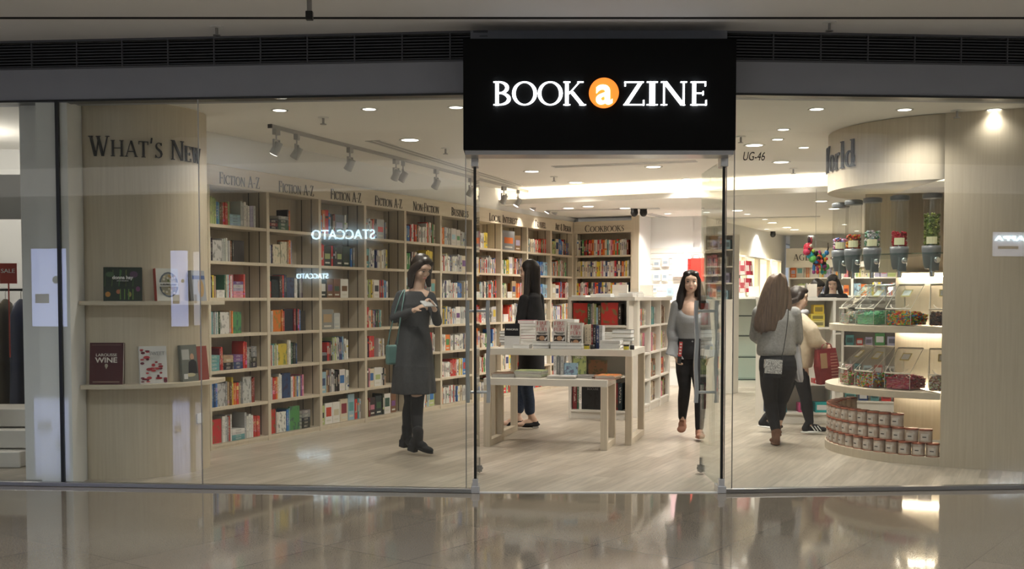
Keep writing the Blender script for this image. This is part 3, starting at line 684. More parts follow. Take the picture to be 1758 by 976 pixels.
SP = {
 (0,0): [('s',2,'purple,dark green',.19,.02),('s',4,'light green',.24,.022),('s',2,'blue,teal',.2,.025),('s',5,'brown,red,red',.2,.024),('s',1,'light green',.21,.02),('k',4,'pale blue',.16,.026),('s',3,'pale grey,white',.23,.028),('s',3,'white,lilac',.2,.028),('s',2,'lilac,pale grey',.21,.028)],
 (0,1): [('s',2,'dark green,light green',.24,.02),('s',2,'white,black',.21,.02),('f','pale grey',.13,.19),('s',3,'pale grey,white',.21,.022),('s',5,'pale grey,brown,black',.2,.018),('f','black',.16,.2),('g',.1)],
 (0,2): [('s',6,'navy,white,black,yellow,brown,tan',.2,.019),('k',2,'white',.12,.035),('s',6,'dark green,cream,pale blue,red,white,pink',.21,.02),('k',5,'pink,lilac,pale grey,purple',.15,.03),('s',2,'red,pink',.22,.02)],
 (0,3): [('s',9,'pink,purple,pale grey,teal,grey,pale grey,teal,white,dark green',.2,.017),('f','white',.14,.2),('s',2,'tan,orange',.21,.02),('f','green',.13,.2),('g',.18)],
 (0,4): [('k',4,'teal',.15,.035),('s',2,'dark red,red',.21,.02),('k',4,'black,tan',.14,.033),('k',4,'navy,purple',.14,.033),('s',3,'red',.25,.022),('s',3,'grey,black',.19,.02),('k',4,'black,grey',.09,.05)],
 (0,5): [('s',5,'pale blue,blue,navy,blue',.22,.022),('f','pale grey',.12,.21),('s',3,'grey,tan,brown',.22,.025),('s',1,'yellow',.27,.025),('s',4,'orange,red,tan',.21,.025),('s',2,'grey',.21,.02),('f','pale grey',.13,.25),('s',2,'dark red',.24,.022)],
 (0,6): [('f','red',.17,.22),('s',3,'white,pale grey',.24,.026),('s',3,'grey,red,white',.24,.02),('k',4,'teal,white',.19,.025),('s',1,'pale grey',.25,.03),('s',3,'white',.22,.03),('s',4,'red',.2,.024)],
 (1,0): [('g',.03),('k',3,'black,dark red,black',.15,.03),('k',4,'dark green,black,grey',.17,.034),('s',2,'black,orange',.2,.022),('g',.4)],
 (1,1): [('s',2,'pale blue,white',.18,.03),('s',2,'navy,black',.18,.02),('f','cream',.12,.19),('f','cream',.11,.22),('s',3,'tan,orange,lilac',.23,.022),('g',.28)],
 (1,2): [('f','red',.07,.16),('f','black',.12,.18),('s',5,'black,red,navy,black',.22,.024),('f','navy',.13,.2),('s',6,'white,black,grey,black',.19,.022),('g',.08)],
 (1,3): [('s',3,'grey,white',.2,.026),('f','orange',.14,.21),('s',2,'orange,red',.21,.024),('f','black',.15,.22),('s',5,'dark red,black,red,blue',.22,.024),('f','black',.1,.2)],
 (1,4): [('s',8,'light green,white,red,pale grey,teal,cream,light green,white',.21,.021),('f','yellow',.15,.21),('s',2,'cream,white',.24,.028),('s',5,'dark green,black,navy',.21,.022),('g',.1)],
 (1,5): [('s',2,'yellow,light green',.2,.024),('s',5,'pale grey,red,red,orange,cream',.22,.026),('s',2,'white',.24,.024),('f','navy',.14,.25),('s',6,'white,pink,orange,tan,blue,white',.21,.022),('s',3,'light green,purple,pink',.21,.024)],
 (1,6): [('f','red',.12,.24),('s',2,'white,cream',.2,.02),('f','white',.13,.2),('s',1,'blue',.22,.03),('s',1,'teal',.22,.02),('f','green',.17,.24),('g',.02),('k',5,'black,grey',.15,.036)],
 (2,0): [('s',3,'blue',.19,.026),('s',2,'orange,red',.25,.06),('s',1,'blue',.22,.03),('s',4,'black,brown,dark red',.21,.024),('f','grey',.17,.22),('s',2,'white,black',.23,.03)],
 (2,1): [('s',4,'red',.22,.027),('f','black',.14,.21),('s',1,'red',.22,.024),('s',2,'black',.22,.03),('f','black',.12,.22),('f','black',.14,.22),('s',3,'blue,navy,grey',.2,.024)],
 (2,2): [('f','black',.15,.19),('f','brown',.12,.2),('f','brown',.13,.2),('f','white',.15,.2),('g',.06)],
 (2,3): [('g',.05),('f','grey',.22,.21),('f','pale grey',.12,.17),('g',.2)],
 (2,4): [('k',3,'black,grey',.14,.03),('s',3,'red,dark red,black',.2,.03),('s',3,'light green,white,light green',.24,.024),('s',3,'white,pale grey',.24,.02),('s',4,'navy,blue,pale blue',.24,.022),('s',3,'white',.22,.028)],
 (2,5): [('f','pale blue',.13,.22),('s',2,'tan,brown',.23,.03),('s',3,'grey,white,pale grey',.24,.03),('s',3,'black',.22,.03),('f','white',.12,.23),('s',2,'white',.22,.03),('g',.06)],
 (2,6): [('f','light green',.1,.2),('f','white',.14,.22),('f','white',.14,.22),('f','cream',.15,.24),('f','pale blue',.13,.28),('s',4,'red,teal,white',.22,.028)],
 (3,0): [('s',6,'white,grey,white',.21,.022),('s',5,'tan,red,orange,brown',.21,.022),('s',2,'black',.2,.022),('f','pale grey',.16,.22),('s',3,'navy,grey,brown',.19,.022)],
 (3,1): [('f','teal',.12,.21),('s',2,'white',.22,.022),('s',9,'white,navy,white,cream,white',.2,.025),('s',4,'white,pale grey,grey,yellow',.22,.024)],
 (3,2): [('s',10,'white,pale grey,light green,yellow,cream',.2,.02),('f','white',.12,.2),('s',4,'red,navy,red,teal',.2,.024),('s',4,'blue,white',.19,.02)],
 (3,3): [('s',4,'cream,red,red,red',.22,.026),('s',3,'cream,cream,orange',.2,.024),('s',6,'grey,purple,dark green,brown',.19,.022),('s',3,'teal,cream',.2,.024)],
 (3,4): [('s',4,'white,red,grey,black',.22,.022),('s',3,'red',.23,.04),('g',.08),('s',5,'white,tan,grey,white',.2,.024)],
 (3,5): [('s',4,'red,red,black,pink',.21,.026),('f','cream',.1,.2),('f','white',.15,.21),('s',3,'white,black,tan',.2,.026)],
 (3,6): [('f','light green',.08,.19),('s',1,'dark red',.22,.025),('f','black',.12,.21),('f','black',.14,.22),('s',1,'black',.25,.03),('f','white',.15,.23),('f','brown',.12,.22)],
}
pal_common = ['white']*7+['pale grey']*3+['cream']*3+['red']*4+['dark red', 'orange', 'black', 'black', 'navy', 'blue', 'tan', 'brown', 'yellow', 'grey', 'green', 'pale blue', 'light green']
def rnd_spec(R, pal, w, hmax=.25):
    out = []; x = 0
    while x < w-.1:
        c = R.random()
        if c < .72:
            n = R.randint(3, 7); t = R.uniform(.018, .028)
            if x+n*t > w-.05: n = int((w-.05-x)/t)
            if n <= 0: break
            out.append(('s', n, ','.join(R.choice(pal) for _ in range(R.choice((n, n, 1)))), R.uniform(.18, hmax), t)); x += n*t
        elif c < .88: a = R.uniform(.1, .15); out.append(('f', R.choice(pal), a, R.uniform(.19, hmax))); x += a
        elif c < .94: out.append(('k', R.randint(2, 5), R.choice(pal), .16, R.uniform(.02, .035))); x += .16
        else: out.append(('g', .04)); x += .04
    return out
shelfname = ['top', 'second', 'third', 'fourth', 'fifth', 'sixth', 'bottom']
R = random.Random(11)
for bay in range(NB):
    F = frame(LW0+U*(BW*bay), RZ_U)
    for r in range(7):
        z = .05+.333*(6-r)+.0005
        bn = ['first fiction bay', 'second fiction bay', 'third FICTION A-Z bay', 'fourth FICTION A-Z bay'][bay] if bay < 4 else ''
        near = bay < 2
        spec = SP.get((bay, r))
        if not spec:
            if bay == 5: spec = rnd_spec(R, ['white']*8+['cream', 'red', 'orange', 'yellow', 'blue', 'pale grey', 'navy'], .80, .22)
            elif bay == 7 and r == 0: spec = [('s', 3, 'blue,grey', .2, .03), ('f', 'grey', .4, .27), ('f', 'brown', .2, .22)]
            elif bay == 8 and r in (1, 2): spec = [('s', 16, 'blue,navy,blue', .21, .03), ('s', 14, 'blue,pale blue', .2, .025)]
            elif bay == 6 and r == 0: spec = [('s', 10, 'cream,yellow,cream,pink', .23, .028), ('s', 8, 'white,yellow', .2, .028)]
            else: spec = rnd_spec(R, pal_common, .80)
        fill(F, z, BW-.02, spec, R, '%s shelf, %s' % (shelfname[r], bn), near, 'books on the left wall bookcases')
F = frame(CB, RZ_V)
for r in range(7):
    z = .05+.333*(6-r)+.0005
    pal = ['red', 'red', 'pink', 'pink', 'green', 'pale grey', 'black', 'teal', 'orange', 'dark red', 'white', 'cream'] if r == 0 else ['white', 'cream', 'white', 'orange', 'black', 'navy', 'yellow', 'cream', 'red', 'pink']
    spec = [('s', 30, ','.join(R.choice(pal) for _ in range(30)), .24, .03)]
    fill(F, z, .95, spec, R, '', False, '')
m = MB()
# ================================================================ SHOP SIGN
SY = 7.55
a = ony(795, 66, SY); b = ony(1263, 257, SY)
SX0, SX1, SZ1, SZ0 = a.x, b.x, a.z, b.z
sg = empty('shop_sign', ((SX0+SX1)/2, SY, SZ0), 0, 'large black box sign with glowing white BOOKAZINE letters over the doorway', 'sign')
m = MB(); m.box(SX0-(SX0+SX1)/2, SX1-(SX0+SX1)/2, 0, .235, 0, SZ1-SZ0); m.build('sign_box', 'sign_black', sg, bevel=.004)
m = MB(); m.box(SX0-(SX0+SX1)/2+.01, SX1-(SX0+SX1)/2-.01, .02, .24, -.03, 0); m.build('lower_rail', 'dull_steel', sg)
def sx(px): return ony(px, 160, SY).x-(SX0+SX1)/2
z0 = ony(900, 181, SY).z-SZ0; z1 = ony(900, 140.5, SY).z-SZ0; HH = z1-z0
for ch, x0, x1 in (('B', 847, 877), ('O', 879, 922), ('O', 923, 966), ('K', 967, 1006), ('Z', 1070, 1106), ('I', 1110, 1129), ('N', 1134, 1179), ('E', 1185, 1213)):
    t = serif_text(ch, HH, depth=.02); xs = [v[0] for v in t.v]; k = (sx(x1)-sx(x0))/(max(xs)-min(xs)); mn = min(xs)
    t.warp(lambda x, y, z: (sx(x0)+(x-mn)*k, y, z0+z)); o = t.build('letter', 'sign_white', sg)
cx = sx(1036.5); cz = ony(900, 160, SY).z-SZ0; rr = (sx(1062)-sx(1011))/2
m = MB(); m.cyl((cx, -.022, cz), (cx, 0, cz), rr, n=48); o = m.build('orange_disc', 'sign_orange', sg); o['label'] = 'orange glowing disc'
sans('a', .19, 'letter', 'sign_white', sg, (cx, -.024, cz-.072), bold=.005, depth=.004)

# ================================================================ GLASS DOORS
def door(nm, hx, hand, lbl):
    e = empty(nm, (hx, FY, 0), 0); struct(e)
    H = SZ0-.035; L = .88; s = hand
    m = MB(); m.box(-.006, .006, .0, L, .03, H); m.build('glass_leaf', 'door_glass', e)
    m = MB(); m.box(-.010, .010, -.006, .004, .05, H); m.build('edge_strip', 'black_edge', e)
    m = MB(); m.box(-.03, .03, -.03, .12, 0, .05); m.box(-.02, .02, -.02, .03, 0, .10); m.build('bottom_pivot', 'handle_steel', e, bevel=.004)
    m = MB(); m.box(-.025, .025, -.03, .10, H-.05, H+.02); m.build('top_pivot', 'handle_steel', e, bevel=.004)
    m = MB(); m.box(-.025, .025, L-.06, L, .02, .07); m.cyl((0, L-.03, .01), (0, L-.03, .13), .012, n=10); m.ell((0, L-.03, .045), (.034, .034, .022)); m.build('floor_lock', 'dull_steel', e)
    for sd in (-1, 1):
        y = L-.24; R = []
        for i in range(29):
            z = .58+.78*i/28; t = (z-.97)/.39; bow = .004*math.sin(2*PI*(z-.58)/.39*1.0)
            x = sd*.078+bow; R.append([Vector((x+a_, y+b_, z)) for a_, b_ in ((-.015, -.015), (.015, -.015), (.015, .015), (-.015, .015))])
        m = MB(); m.skin(R, smooth=False); h = m.build('handle', 'handle_steel', e, bevel=.004)
    m = MB()
    for z in (.66, 1.28): m.cyl((-.08, L-.24, z), (.08, L-.24, z), .011, n=12)
    m.build('handle_standoff', 'handle_steel', e)
door('door_1', FL0.x+.01, 1, ''); door('door_2', FR0.x-.005, -1, '')

# unit number on the right pane
p = on_seg(1290, FR0, FR1); zz = ony(1290, 268, p.y).z
o = sans('UG-46', .062, 'unit_number', 'letter_black', None, (p.x, p.y-.008, zz-.03), AR, fit=.155, shear=.25, depth=.001); tag(o, 'black italic UG-46 lettering on the glass right of the sign', 'lettering')

# ================================================================ CURVED LEFT WALL: lettering, shelves, books
t = serif_text("What's New", .15, depth=.012, fit=.94)
s0 = -.095; z0 = ony(200, 268, 8.37).z
def onwall(x, y, z):
    p, a_ = lpt(s0+x, -y+.004); return (p.x, p.y, z+z0)
t.warp(onwall); o = t.build('wall_lettering', 'letter_black'); tag(o, "large black WHAT'S NEW letters around the curved oak wall", 'lettering')
for (zt, nm) in ((ony(180, 516.5, 8.3).z, 'upper'), (ony(180, 660, 8.3).z, 'lower')):
    m = MB(); m.prism(lband(.0, .13, -.145, LR*PI*.56), zt-.03, zt, smooth=True); o = m.build('curved_shelf', 'oak_flat', bevel=.003)
    tag(o, nm+" curved oak display shelf on the what's new wall", 'shelf')
def cover(loc, rz, w, h, t_, col, label, lean=-.10, m_='tinted', name='book'):
    e = empty(name, loc, rz, label, 'book'); e.rotation_euler.x = lean
    m = MB(); m.box(-w/2, w/2, 0, .003, 0, h, 0, col); m.box(-w/2, w/2, t_-.003, t_, 0, h, 0, col); m.box(-w/2, -w/2+.003, .003, t_-.003, 0, h, 0, col); m.build('cover', m_, e)
    m = MB(); m.box(-w/2+.003, w/2-.004, .003, t_-.003, .003, h-.003); m.build('pages', 'paper', e)
    return e
def patch(e, shapes, name='cover_picture', y=-.0015):
    m = MB()
    for s_ in shapes:
        if s_[0] == 'e': _, x, z, rx, rz_, col = s_; m.add([(x+rx*math.cos(2*PI*i/16), y-.0003*len(m.f), z+rz_*math.sin(2*PI*i/16)) for i in range(16)], [list(range(16))[::-1]], 0, col)
        elif s_[0] == 'r': _, x0, x1, za, zb, col = s_; yy = y-.0003*len(m.f); m.add([(x0, yy, za), (x1, yy, za), (x1, yy, zb), (x0, yy, zb)], [(0, 1, 2, 3)], 0, col)
        elif s_[0] == 'p': _, pts, col = s_; yy = y-.0003*len(m.f); m.add([(a_, yy, b_) for a_, b_ in pts], [list(range(len(pts)))], 0, col)
    return m.build(name, 'tinted', e)
def wallbook(px, py, w, h, t_, col, label, z, off=.055):
    best = None
    for i in range(-20, 130):
        s_ = i*.01; p, a_ = lpt(s_, off)
        x = 879+FPX*p.x/p.y
        if best is None or abs(x-px) < best[0]: best = (abs(x-px), p, a_, s_)
    _, p, a_, s_ = best
    return cover((p.x, p.y, z), a_+PI/2 if s_ > 0 else 0, w, h, t_, col, label)
zu = ony(180, 516.5, 8.3).z+.001; zl = ony(180, 660, 8.3).z+.001
RB = random.Random(3)
e = wallbook(211, 0, .275, .255, .03, (.015, .03, .015), 'dark green donna hay cookbook with vegetables, square, on the upper curved shelf', zu)
sh = [('p', [(-.13+.05*i, .11), (-.125+.05*i, .11), (-.11+.05*i+RB.uniform(-.02, .02), .23), (-.12+.05*i, .24)], (.05+RB.random()*.08, .16, .04)) for i in range(5)]
sh += [('e', -.105, .05, .019, .02, (.55, .25, .05)), ('e', -.03, .07, .016, .017, (.45, .15, .06)), ('e', .05, .05, .013, .02, (.35, .3, .08)), ('e', .11, .09, .016, .02, (.18, .05, .14)), ('e', -.09, .2, .03, .02, (.06, .12, .05)), ('e', .08, .2, .03, .025, (.10, .05, .10))]
sh += [('r', -.02+.03*i, -.012+.03*i, .01, .09, (.12, .25, .05)) for i in range(4)]
patch(e, sh); sans('donna hay', .026, 'title', 'paper_white', e, (.0, -.006, .165), bold=.001)
sans('LIFE IN BALANCE', .008, 'subtitle', 'paper_white', e, (.0, -.006, .148))
e = wallbook(289, 0, .18, .25, .04, (.62, .62, .58), 'white cookbook with a round bowl picture, middle of the upper curved shelf', zu)
sh = [('e', .01, .125, .078, .098, (.12, .14, .17)), ('e', .01, .125, .066, .085, (.34, .32, .24))]
for i in range(34): sh.append(('e', .01+RB.uniform(-.05, .05), .125+RB.uniform(-.066, .066), .009, .009, RB.choice([(.55, .5, .36), (.12, .16, .05), (.4, .26, .1), (.6, .56, .48)])))
sh.append(('r', -.075, .08, .108, .140, (.66, .66, .63))); patch(e, sh); sans('A HELPING HAND', .014, 'title', 'letter_black', e, (.0, -.018, .118), fit=.13)
m = MB(); m.box(-.0925, -.0895, 0, .04, 0, .25); m.build('spine', 'sign_red' if 'sign_red' in M else mat('sign_red', (.40, .05, .03), .5), e)
e = wallbook(345, 0, .17, .24, .03, (.34, .36, .40), 'pale blue book partly turned away at the right end of the upper curved shelf', zu)
patch(e, [('e', .02, .1, .04, .07, (.45, .30, .14)), ('r', -.08, .08, .17, .2, (.07, .12, .3))])
e = wallbook(180, 0, .25, .315, .035, (.075, .008, .012), 'dark red wine book with white capitals, left on the lower curved shelf', zl)
sans('LAROUSSE', .022, 'title', 'cream_card', e, (0, -.003, .212), fit=.155); sans('WINE', .04, 'title', 'cream_card', e, (0, -.003, .165), fit=.165, bold=.001)
patch(e, [('p', [(-.012, .14), (0, .115), (.014, .14), (.008, .155), (-.008, .155)], (.5, .45, .35)), ('r', -.1, .1, .016, .022, (.35, .25, .2)), ('r', -.11, .11, .296, .299, (.3, .2, .15))])
e = wallbook(262, 0, .205, .285, .03, (.68, .67, .65), 'white sweet dessert book with dark red splashes, middle of the lower curved shelf', zl)
sh = []
for cx_, cz_, n_, sp_ in ((-.06, .25, 5, .02), (-.06, .05, 8, .03), (.07, .03, 6, .02), (.02, .12, 12, .03), (-.07, .19, 4, .02)):
    for i in range(n_):
        x = max(-.085, min(.085, cx_+RB.gauss(0, sp_))); z = max(.015, min(.27, cz_+RB.gauss(0, sp_))); a_ = RB.uniform(0, 3); l = RB.uniform(.01, .026)
        sh.append(('e', x, z, max(.004, min(l, .1-abs(x))), RB.uniform(.004, .012), RB.choice([(.32, .02, .03), (.45, .05, .06), (.12, .01, .03)])))
patch(e, sh); sans('SWEET', .028, 'title', 'dull_steel', e, (.025, -.018, .215), fit=.115)
e = wallbook(326, 0, .165, .285, .03, (.16, .17, .15), 'grey cookbook with a man in a dark shirt, right on the lower curved shelf', zl)
patch(e, [('r', -.075, .0, .17, .25, (.42, .42, .4)), ('e', .028, .19, .02, .027, (.5, .3, .2)), ('p', [(-.02, .06), (.075, .06), (.07, .15), (.04, .17), (.02, .17), (-.012, .15)], (.02, .02, .025)), ('e', .0, .05, .05, .015, (.5, .45, .3)), ('r', -.07, -.03, .02, .06, (.6, .6, .6))])
e = wallbook(350, 0, .15, .27, .03, (.25, .05, .04), 'red-brown book turned away at the right end of the lower curved shelf', zl)
# socket on the curved wall foot
m = MB(); m.box(-.04, .04, -.012, 0, 0, .08); o = m.build('wall_socket', 'white_plastic', bevel=.004); p, a_ = lpt(LR*1.30, .002); o.location = (p.x, p.y, .38); o.rotation_euler.z = a_+PI/2
tag(o, 'small white wall socket low at the right end of the curved oak wall', 'socket')

# ================================================================ SWEET DISPLAY
A1 = -246.0   # far end of the round end (turning clockwise from A0)
def band(r0, r1, z0, z1, name, m_, a0=A0, a1=A1, parent=None, bev=0):
    m = MB(); m.prism(arcpoly(r0, r1, a0, a1), z0, z1, smooth=True); return m.build(name, m_, parent, bevel=bev)
def disc(r1, z0, z1, name, m_, parent=None, inner=None, back=.45):
    # shelf plate: everything between the curve and a chord behind
    pts = [(dpt(A0+(A1-A0)*i/48, r1).x, dpt(A0+(A1-A0)*i/48, r1).y) for i in range(49)]
    m = MB(); m.prism(pts, z0, z1, smooth=False); return m.build(name, m_, parent, bevel=.004)
ds = empty('sweet_display', (0, 0, 0), 0, 'round-ended oak sweet display with curved shelves under the world drum', 'display')
zd0 = ony(1640, 306, 8.98).z
m = MB(); pts = arcpoly(0, DR, A0, A1)[:41]; m.prism(pts, zd0, CZ-.004, smooth=True); o = m.build('curved_drum', 'oak', ds)
Z1, Z2, Z3 = ony(1560, 675, 9.0).z, ony(1560, 561, 9.0).z, ony(1540, 786, 9.0).z
disc(DR-.0, Z1-.055, Z1, 'lower_shelf', 'oak_flat', ds); disc(DR-.03, Z2-.055, Z2, 'upper_shelf', 'oak_flat', ds)
disc(DR, 0, Z3, 'plinth', 'oak', ds)
# inner back panel (vertical wall of the niche), set back behind the shelves
bp0 = Vector((DC.x-.42, DC.y+.28, 0)); 
m = MB(); m.box(0, 1.05, 0, .05, Z3, zd0); o = m.build('niche_back', 'oak', ds, loc=bp0, rz=RZ_V+math.radians(8))
m = MB(); m.box(-.28, 1.05, .0, .05, Z2+.47, zd0); o = m.build('niche_back', 'oak', ds, loc=bp0+Vector((0, 0, 0)), rz=RZ_V+math.radians(8))
# light ledges of the niche
for zc in (Z2-.075, Z1-.075, zd0-.0, Z2+.44):
    pass
def ledlight(z, label, w=.9, power=26):
    p = bp0+Vector((0, 0, z)); a_ = RZ_V+math.radians(8); d = Vector((math.cos(a_), math.sin(a_), 0)); nn = Vector((-d.y, d.x, 0))
    m = MB(); m.box(.04, w+.04, -.05, -.03, z-.012, z); o = m.build('niche_light', 'cove_glow_soft' if 'cove_glow_soft' in M else mat('cove_glow_soft', (1, 1, 1), .5, emit=(1, .86, .68), es=38), loc=bp0, rz=a_)
    tag(o, label, 'light strip')
# illuminated ledge above the upper bins
m = MB(); m.box(0, 1.05, -.03, 0, Z2+.44, Z2+.47); m.build('ledge', 'oak_flat', ds, loc=bp0, rz=RZ_V+math.radians(8))
ledlight(Z2+.438, 'warm light strip under the ledge above the upper sweet bins'); ledlight(Z2-.057, 'warm light strip under the upper sweet shelf'); ledlight(Z1-.057, 'warm light strip under the lower sweet shelf over the tins')
# glass shelf carrying the dispensers
ZG = ony(1500, 437, 9.6).z
disc(DR-.03, ZG-.012, ZG, 'glass_shelf', 'shelf_glass', ds)
# lettering on the drum
t = low_text('World', .235, 1.05, .014)
aE = -157.2; zb = ony(1450, 291, 9.6).z+.03
def ondrum(x, y, z):
    a_ = math.radians(aE)-(t.w-x)/(DR); r = DR+.004-y; return (DC.x+r*math.cos(a_), DC.y+r*math.sin(a_), z+zb)
def ondrum2(x, y, z):
    a_ = math.radians(aE)-(t.w-x)/DR; r = DR+.004-y; return (DC.x+r*math.cos(a_), DC.y+r*math.sin(a_), z+zb)
# text reads left to right: the left letters lie further round the back
t.warp(ondrum2); o = t.build('wall_lettering', 'letter_black'); tag(o, 'black lower-case world lettering wrapped round the oak drum', 'lettering')

# dispensers
def pebbles(m, c, r, h, n, cols, R, s=.012, z0=0):
    for i in range(n):
        a_ = R.uniform(0, 2*PI); q = r*math.sqrt(R.random()) if R.random() < .35 else r*R.uniform(.86, 1)
        m.ell((c[0]+q*math.cos(a_), c[1]+q*math.sin(a_), c[2]+z0+R.uniform(0, h)), s*R.uniform(.8, 1.1), n=6, k=4, col=R.choice(cols))
RC = random.Random(8)
LG = 'gravity sweet dispensers on the glass shelf'
dsp = [(1441, [(.35, .25, .5), (.15, .2, .5), (.5, .1, .15), (.5, .45, .5)], .22, 'violet and blue', 352+20, .13), (1463, [(.5, .05, .02), (.55, .3, .03), (.25, .05, .02), (.1, .03, .02)], .25, 'orange and red', 358, .25), (1496, [(.45, .47, .44), (.1, .25, .12), (.5, .4, .45), (.25, .4, .4)], .30, 'white and green', 354, .35), (1541, [(.42, .01, .02), (.35, .01, .03)], .26, 'red', 351, .32), (1598, [(.13, .2, .04), (.22, .27, .05), (.1, .13, .03)], .56, 'dark green', 349, .75)]
for i, (px, cols, lev, nm, topy, yy) in enumerate(dsp):
    # stand on the glass shelf a little inside its rim
    rr_ = DR-(.115, .16, .2, .22, .22)[i]
    best = min(((abs(879+FPX*dpt(a_, rr_).x/dpt(a_, rr_).y-px), a_) for a_ in range(-240, -92) if True and dpt(a_, rr_).y < DC.y+.35), key=lambda q: q[0] + (0 if dpt(q[1], rr_).y < DC.y+.3 else 50))
    p = dpt(best[1], rr_); HH = .47
    e = empty('sweet_dispenser', (p.x, p.y, ZG), 0, 'clear tube sweet dispenser holding %s sweets on the glass shelf' % nm, 'sweet dispenser', LG)
    m = MB(); m.lathe([(.070, .06), (.070, HH)], n=28, caps=False); m.build('clear_tube', 'acrylic', e)
    m = MB(); m.lathe([(.078, HH-.015), (.08, HH), (.08, HH+.02), (.06, HH+.028), (.001, HH+.028)], n=28); m.lathe([(.076, HH-.016), (.001, HH-.015)], n=28); m.build('lid', 'grey_plastic', e)
    m = MB(); m.lathe([(.05, -.13), (.062, -.10), (.075, .0), (.078, .03), (.078, .062), (.001, .062)], n=28); m.box(-.03, .03, -.09, -.03, -.15, -.03); m.build('hopper', 'grey_plastic', e)
    m = MB(); m.cyl((0, -.12, -.06), (0, -.05, -.06), .012, n=10); m.ell((0, -.13, -.06), (.026, .012, .026)); m.cyl((-.02, -.07, -.2), (-.02, -.07, -.14), .02, n=10); m.build('turning_knob', 'chrome', e)
    m = MB(); m.add([((.0712)*math.sin(b_), -(.0712)*math.cos(b_), z_) for z_ in (.075, .135) for b_ in [-.62+.31*j-.35 for j in range(5)]], [(j, j+1, 6+j, 5+j) for j in range(4)], 0); m.build('label', 'cream_label' if 'cream_label' in M else mat('cream_label', (.62, .62, .40), .5), e)
    m = MB(); pebbles(m, (0, 0, .07), .058, (HH-.06)*lev*1.1, int(300*lev)+80, cols, RC, .0115); m.cyl((0, 0, .065), (0, 0, .06+(HH-.06)*lev*1.05), .048, n=12, col=cols[0])
    o = m.build('sweets', 'tinted_gloss', loc=(p.x, p.y, ZG)); tag(o, nm+' sweets filling the lower part of a dispenser tube', 'sweets', 'sweets in the tube dispensers', 'stuff')

# acrylic bins
def bin_(p, rz, shelf, cols, kind, nm, lid_open=False):
    w, d, hf, hb = .23, .34, .13, .34
    e = empty('sweet_bin', p, rz, 'clear acrylic scoop bin of %s on the %s curved shelf' % (nm, shelf), 'sweet bin', 'acrylic sweet bins')
    t_ = .005; m = MB()
    for x in (-w/2, w/2): m.add([(x, 0, 0), (x, d, 0), (x, d, hb), (x, d-.10, hb), (x, 0, hf)], [(0, 1, 2, 3, 4)])
    m.add([(-w/2, 0, 0), (w/2, 0, 0), (w/2, 0, hf), (-w/2, 0, hf), (-w/2, d, 0), (w/2, d, 0), (w/2, d, hb), (-w/2, d, hb), (-w/2, d-.1, hb), (w/2, d-.1, hb)], [(0, 1, 2, 3), (4, 5, 6, 7), (8, 9, 6, 7)])
    m.build('bin_body', 'acrylic', e)
    sl = math.atan2(hb-hf, d-.10); T = Matrix.Translation((0, 0, hf+.006)) @ Matrix.Rotation(sl, 4, 'X'); Ls = math.hypot(hb-hf, d-.10)
    m = MB(); m.add([(-w/2, .01, 0), (w/2, .01, 0), (w/2, Ls, 0), (-w/2, Ls, 0)], [(0, 1, 2, 3)], T=T); m.build('lid', 'acrylic', e)
    m = MB()
    for x in (-w/2, w/2-.004): m.box(x, x+.004, .0, Ls, .005, .009, T=T)
    for x in (-w/2, w/2-.003): m.box(x, x+.003, 0, .003, 0, hf); m.box(x, x+.003, d-.003, d, 0, hb)
    m.box(-w/2, w/2, 0, .006, .0, .012, T=T); m.box(-w/2, w/2, Ls-.01, Ls, .0, .012, T=T); m.build('lid_rim', 'rim_clear' if 'rim_clear' in M else mat('rim_clear', (.72, .68, .60), .15), e)
    m = MB(); m.box(-.042, .042, Ls*.50, Ls*.78, .007, .009, T=T); o = m.build('label', 'label_yellow' if 'label_yellow' in M else mat('label_yellow', (.62, .52, .22), .5), e)
    m = MB(); m.box(-.033, .033, Ls*.54, Ls*.74, .0092, .0102, T=T); m.build('label_print', 'paper_white', o)
    m = MB()  # curved scoop lip
    R_ = [[Vector((.075*math.sin(b_), .0+.055*(1-math.cos(b_)), .0)) for b_ in (0,)] for _ in (0,)]
    pts = [T @ Vector((.08*math.sin(b_), .055-.06*math.cos(b_), .012)) for b_ in [-1.5+.3*j for j in range(11)]]
    m.tube(pts, .004, 6); m.build('scoop_lip', 'rim_clear', e)
    m = MB(); R = RC
    base = tuple(sum(c[k_] for c in cols)/len(cols)*.8 for k_ in range(3))
    m.box(-w/2+.024, w/2-.024, .024, d-.024, .007, .080, 0, base)
    for i in range(620):
        r_ = R.random(); x, y = R.uniform(-w/2+.016, w/2-.016), R.uniform(.016, d-.016); z = .082+.04*math.sin(PI*y/d)*R.random(); fl = 0
        if r_ < .28: y = .015; z = R.uniform(.012, .09); fl = 1
        elif r_ < .5: x = (-1 if R.random() < .6 else 1)*(w/2-.015); z = R.uniform(.012, .09)
        c = tuple(min(.8, q_*R.uniform(.8, 1.35)) for q_ in R.choice(cols))
        if kind == 'worm':
            a_ = R.uniform(-.5, .5) if fl else R.uniform(0, PI); x = max(-w/2+.028, min(w/2-.028, x)); dx, dy = .014*math.cos(a_), .012*math.sin(a_)*(0 if fl else 1); y = max(.014 if fl else .026, min(d-.03, y)); m.cyl((x-dx, y-dy, z), (x+dx, y+dy, z+.004), .0055, n=6, col=c)
        else: m.ell((x, y, z), (.011, .0095, .009), n=6, k=4, col=c)
    o = m.build('sweets', 'tinted_gloss', loc=p, rz=rz); tag(o, 'loose %s heaped in an acrylic bin' % nm, 'sweets', 'sweets in the acrylic bins', 'stuff')
red, grn, yel, org, wht, brn, pnk = (.5, .03, .02), (.12, .35, .04), (.6, .42, .04), (.6, .17, .02), (.55, .5, .42), (.07, .03, .015), (.5, .10, .14)
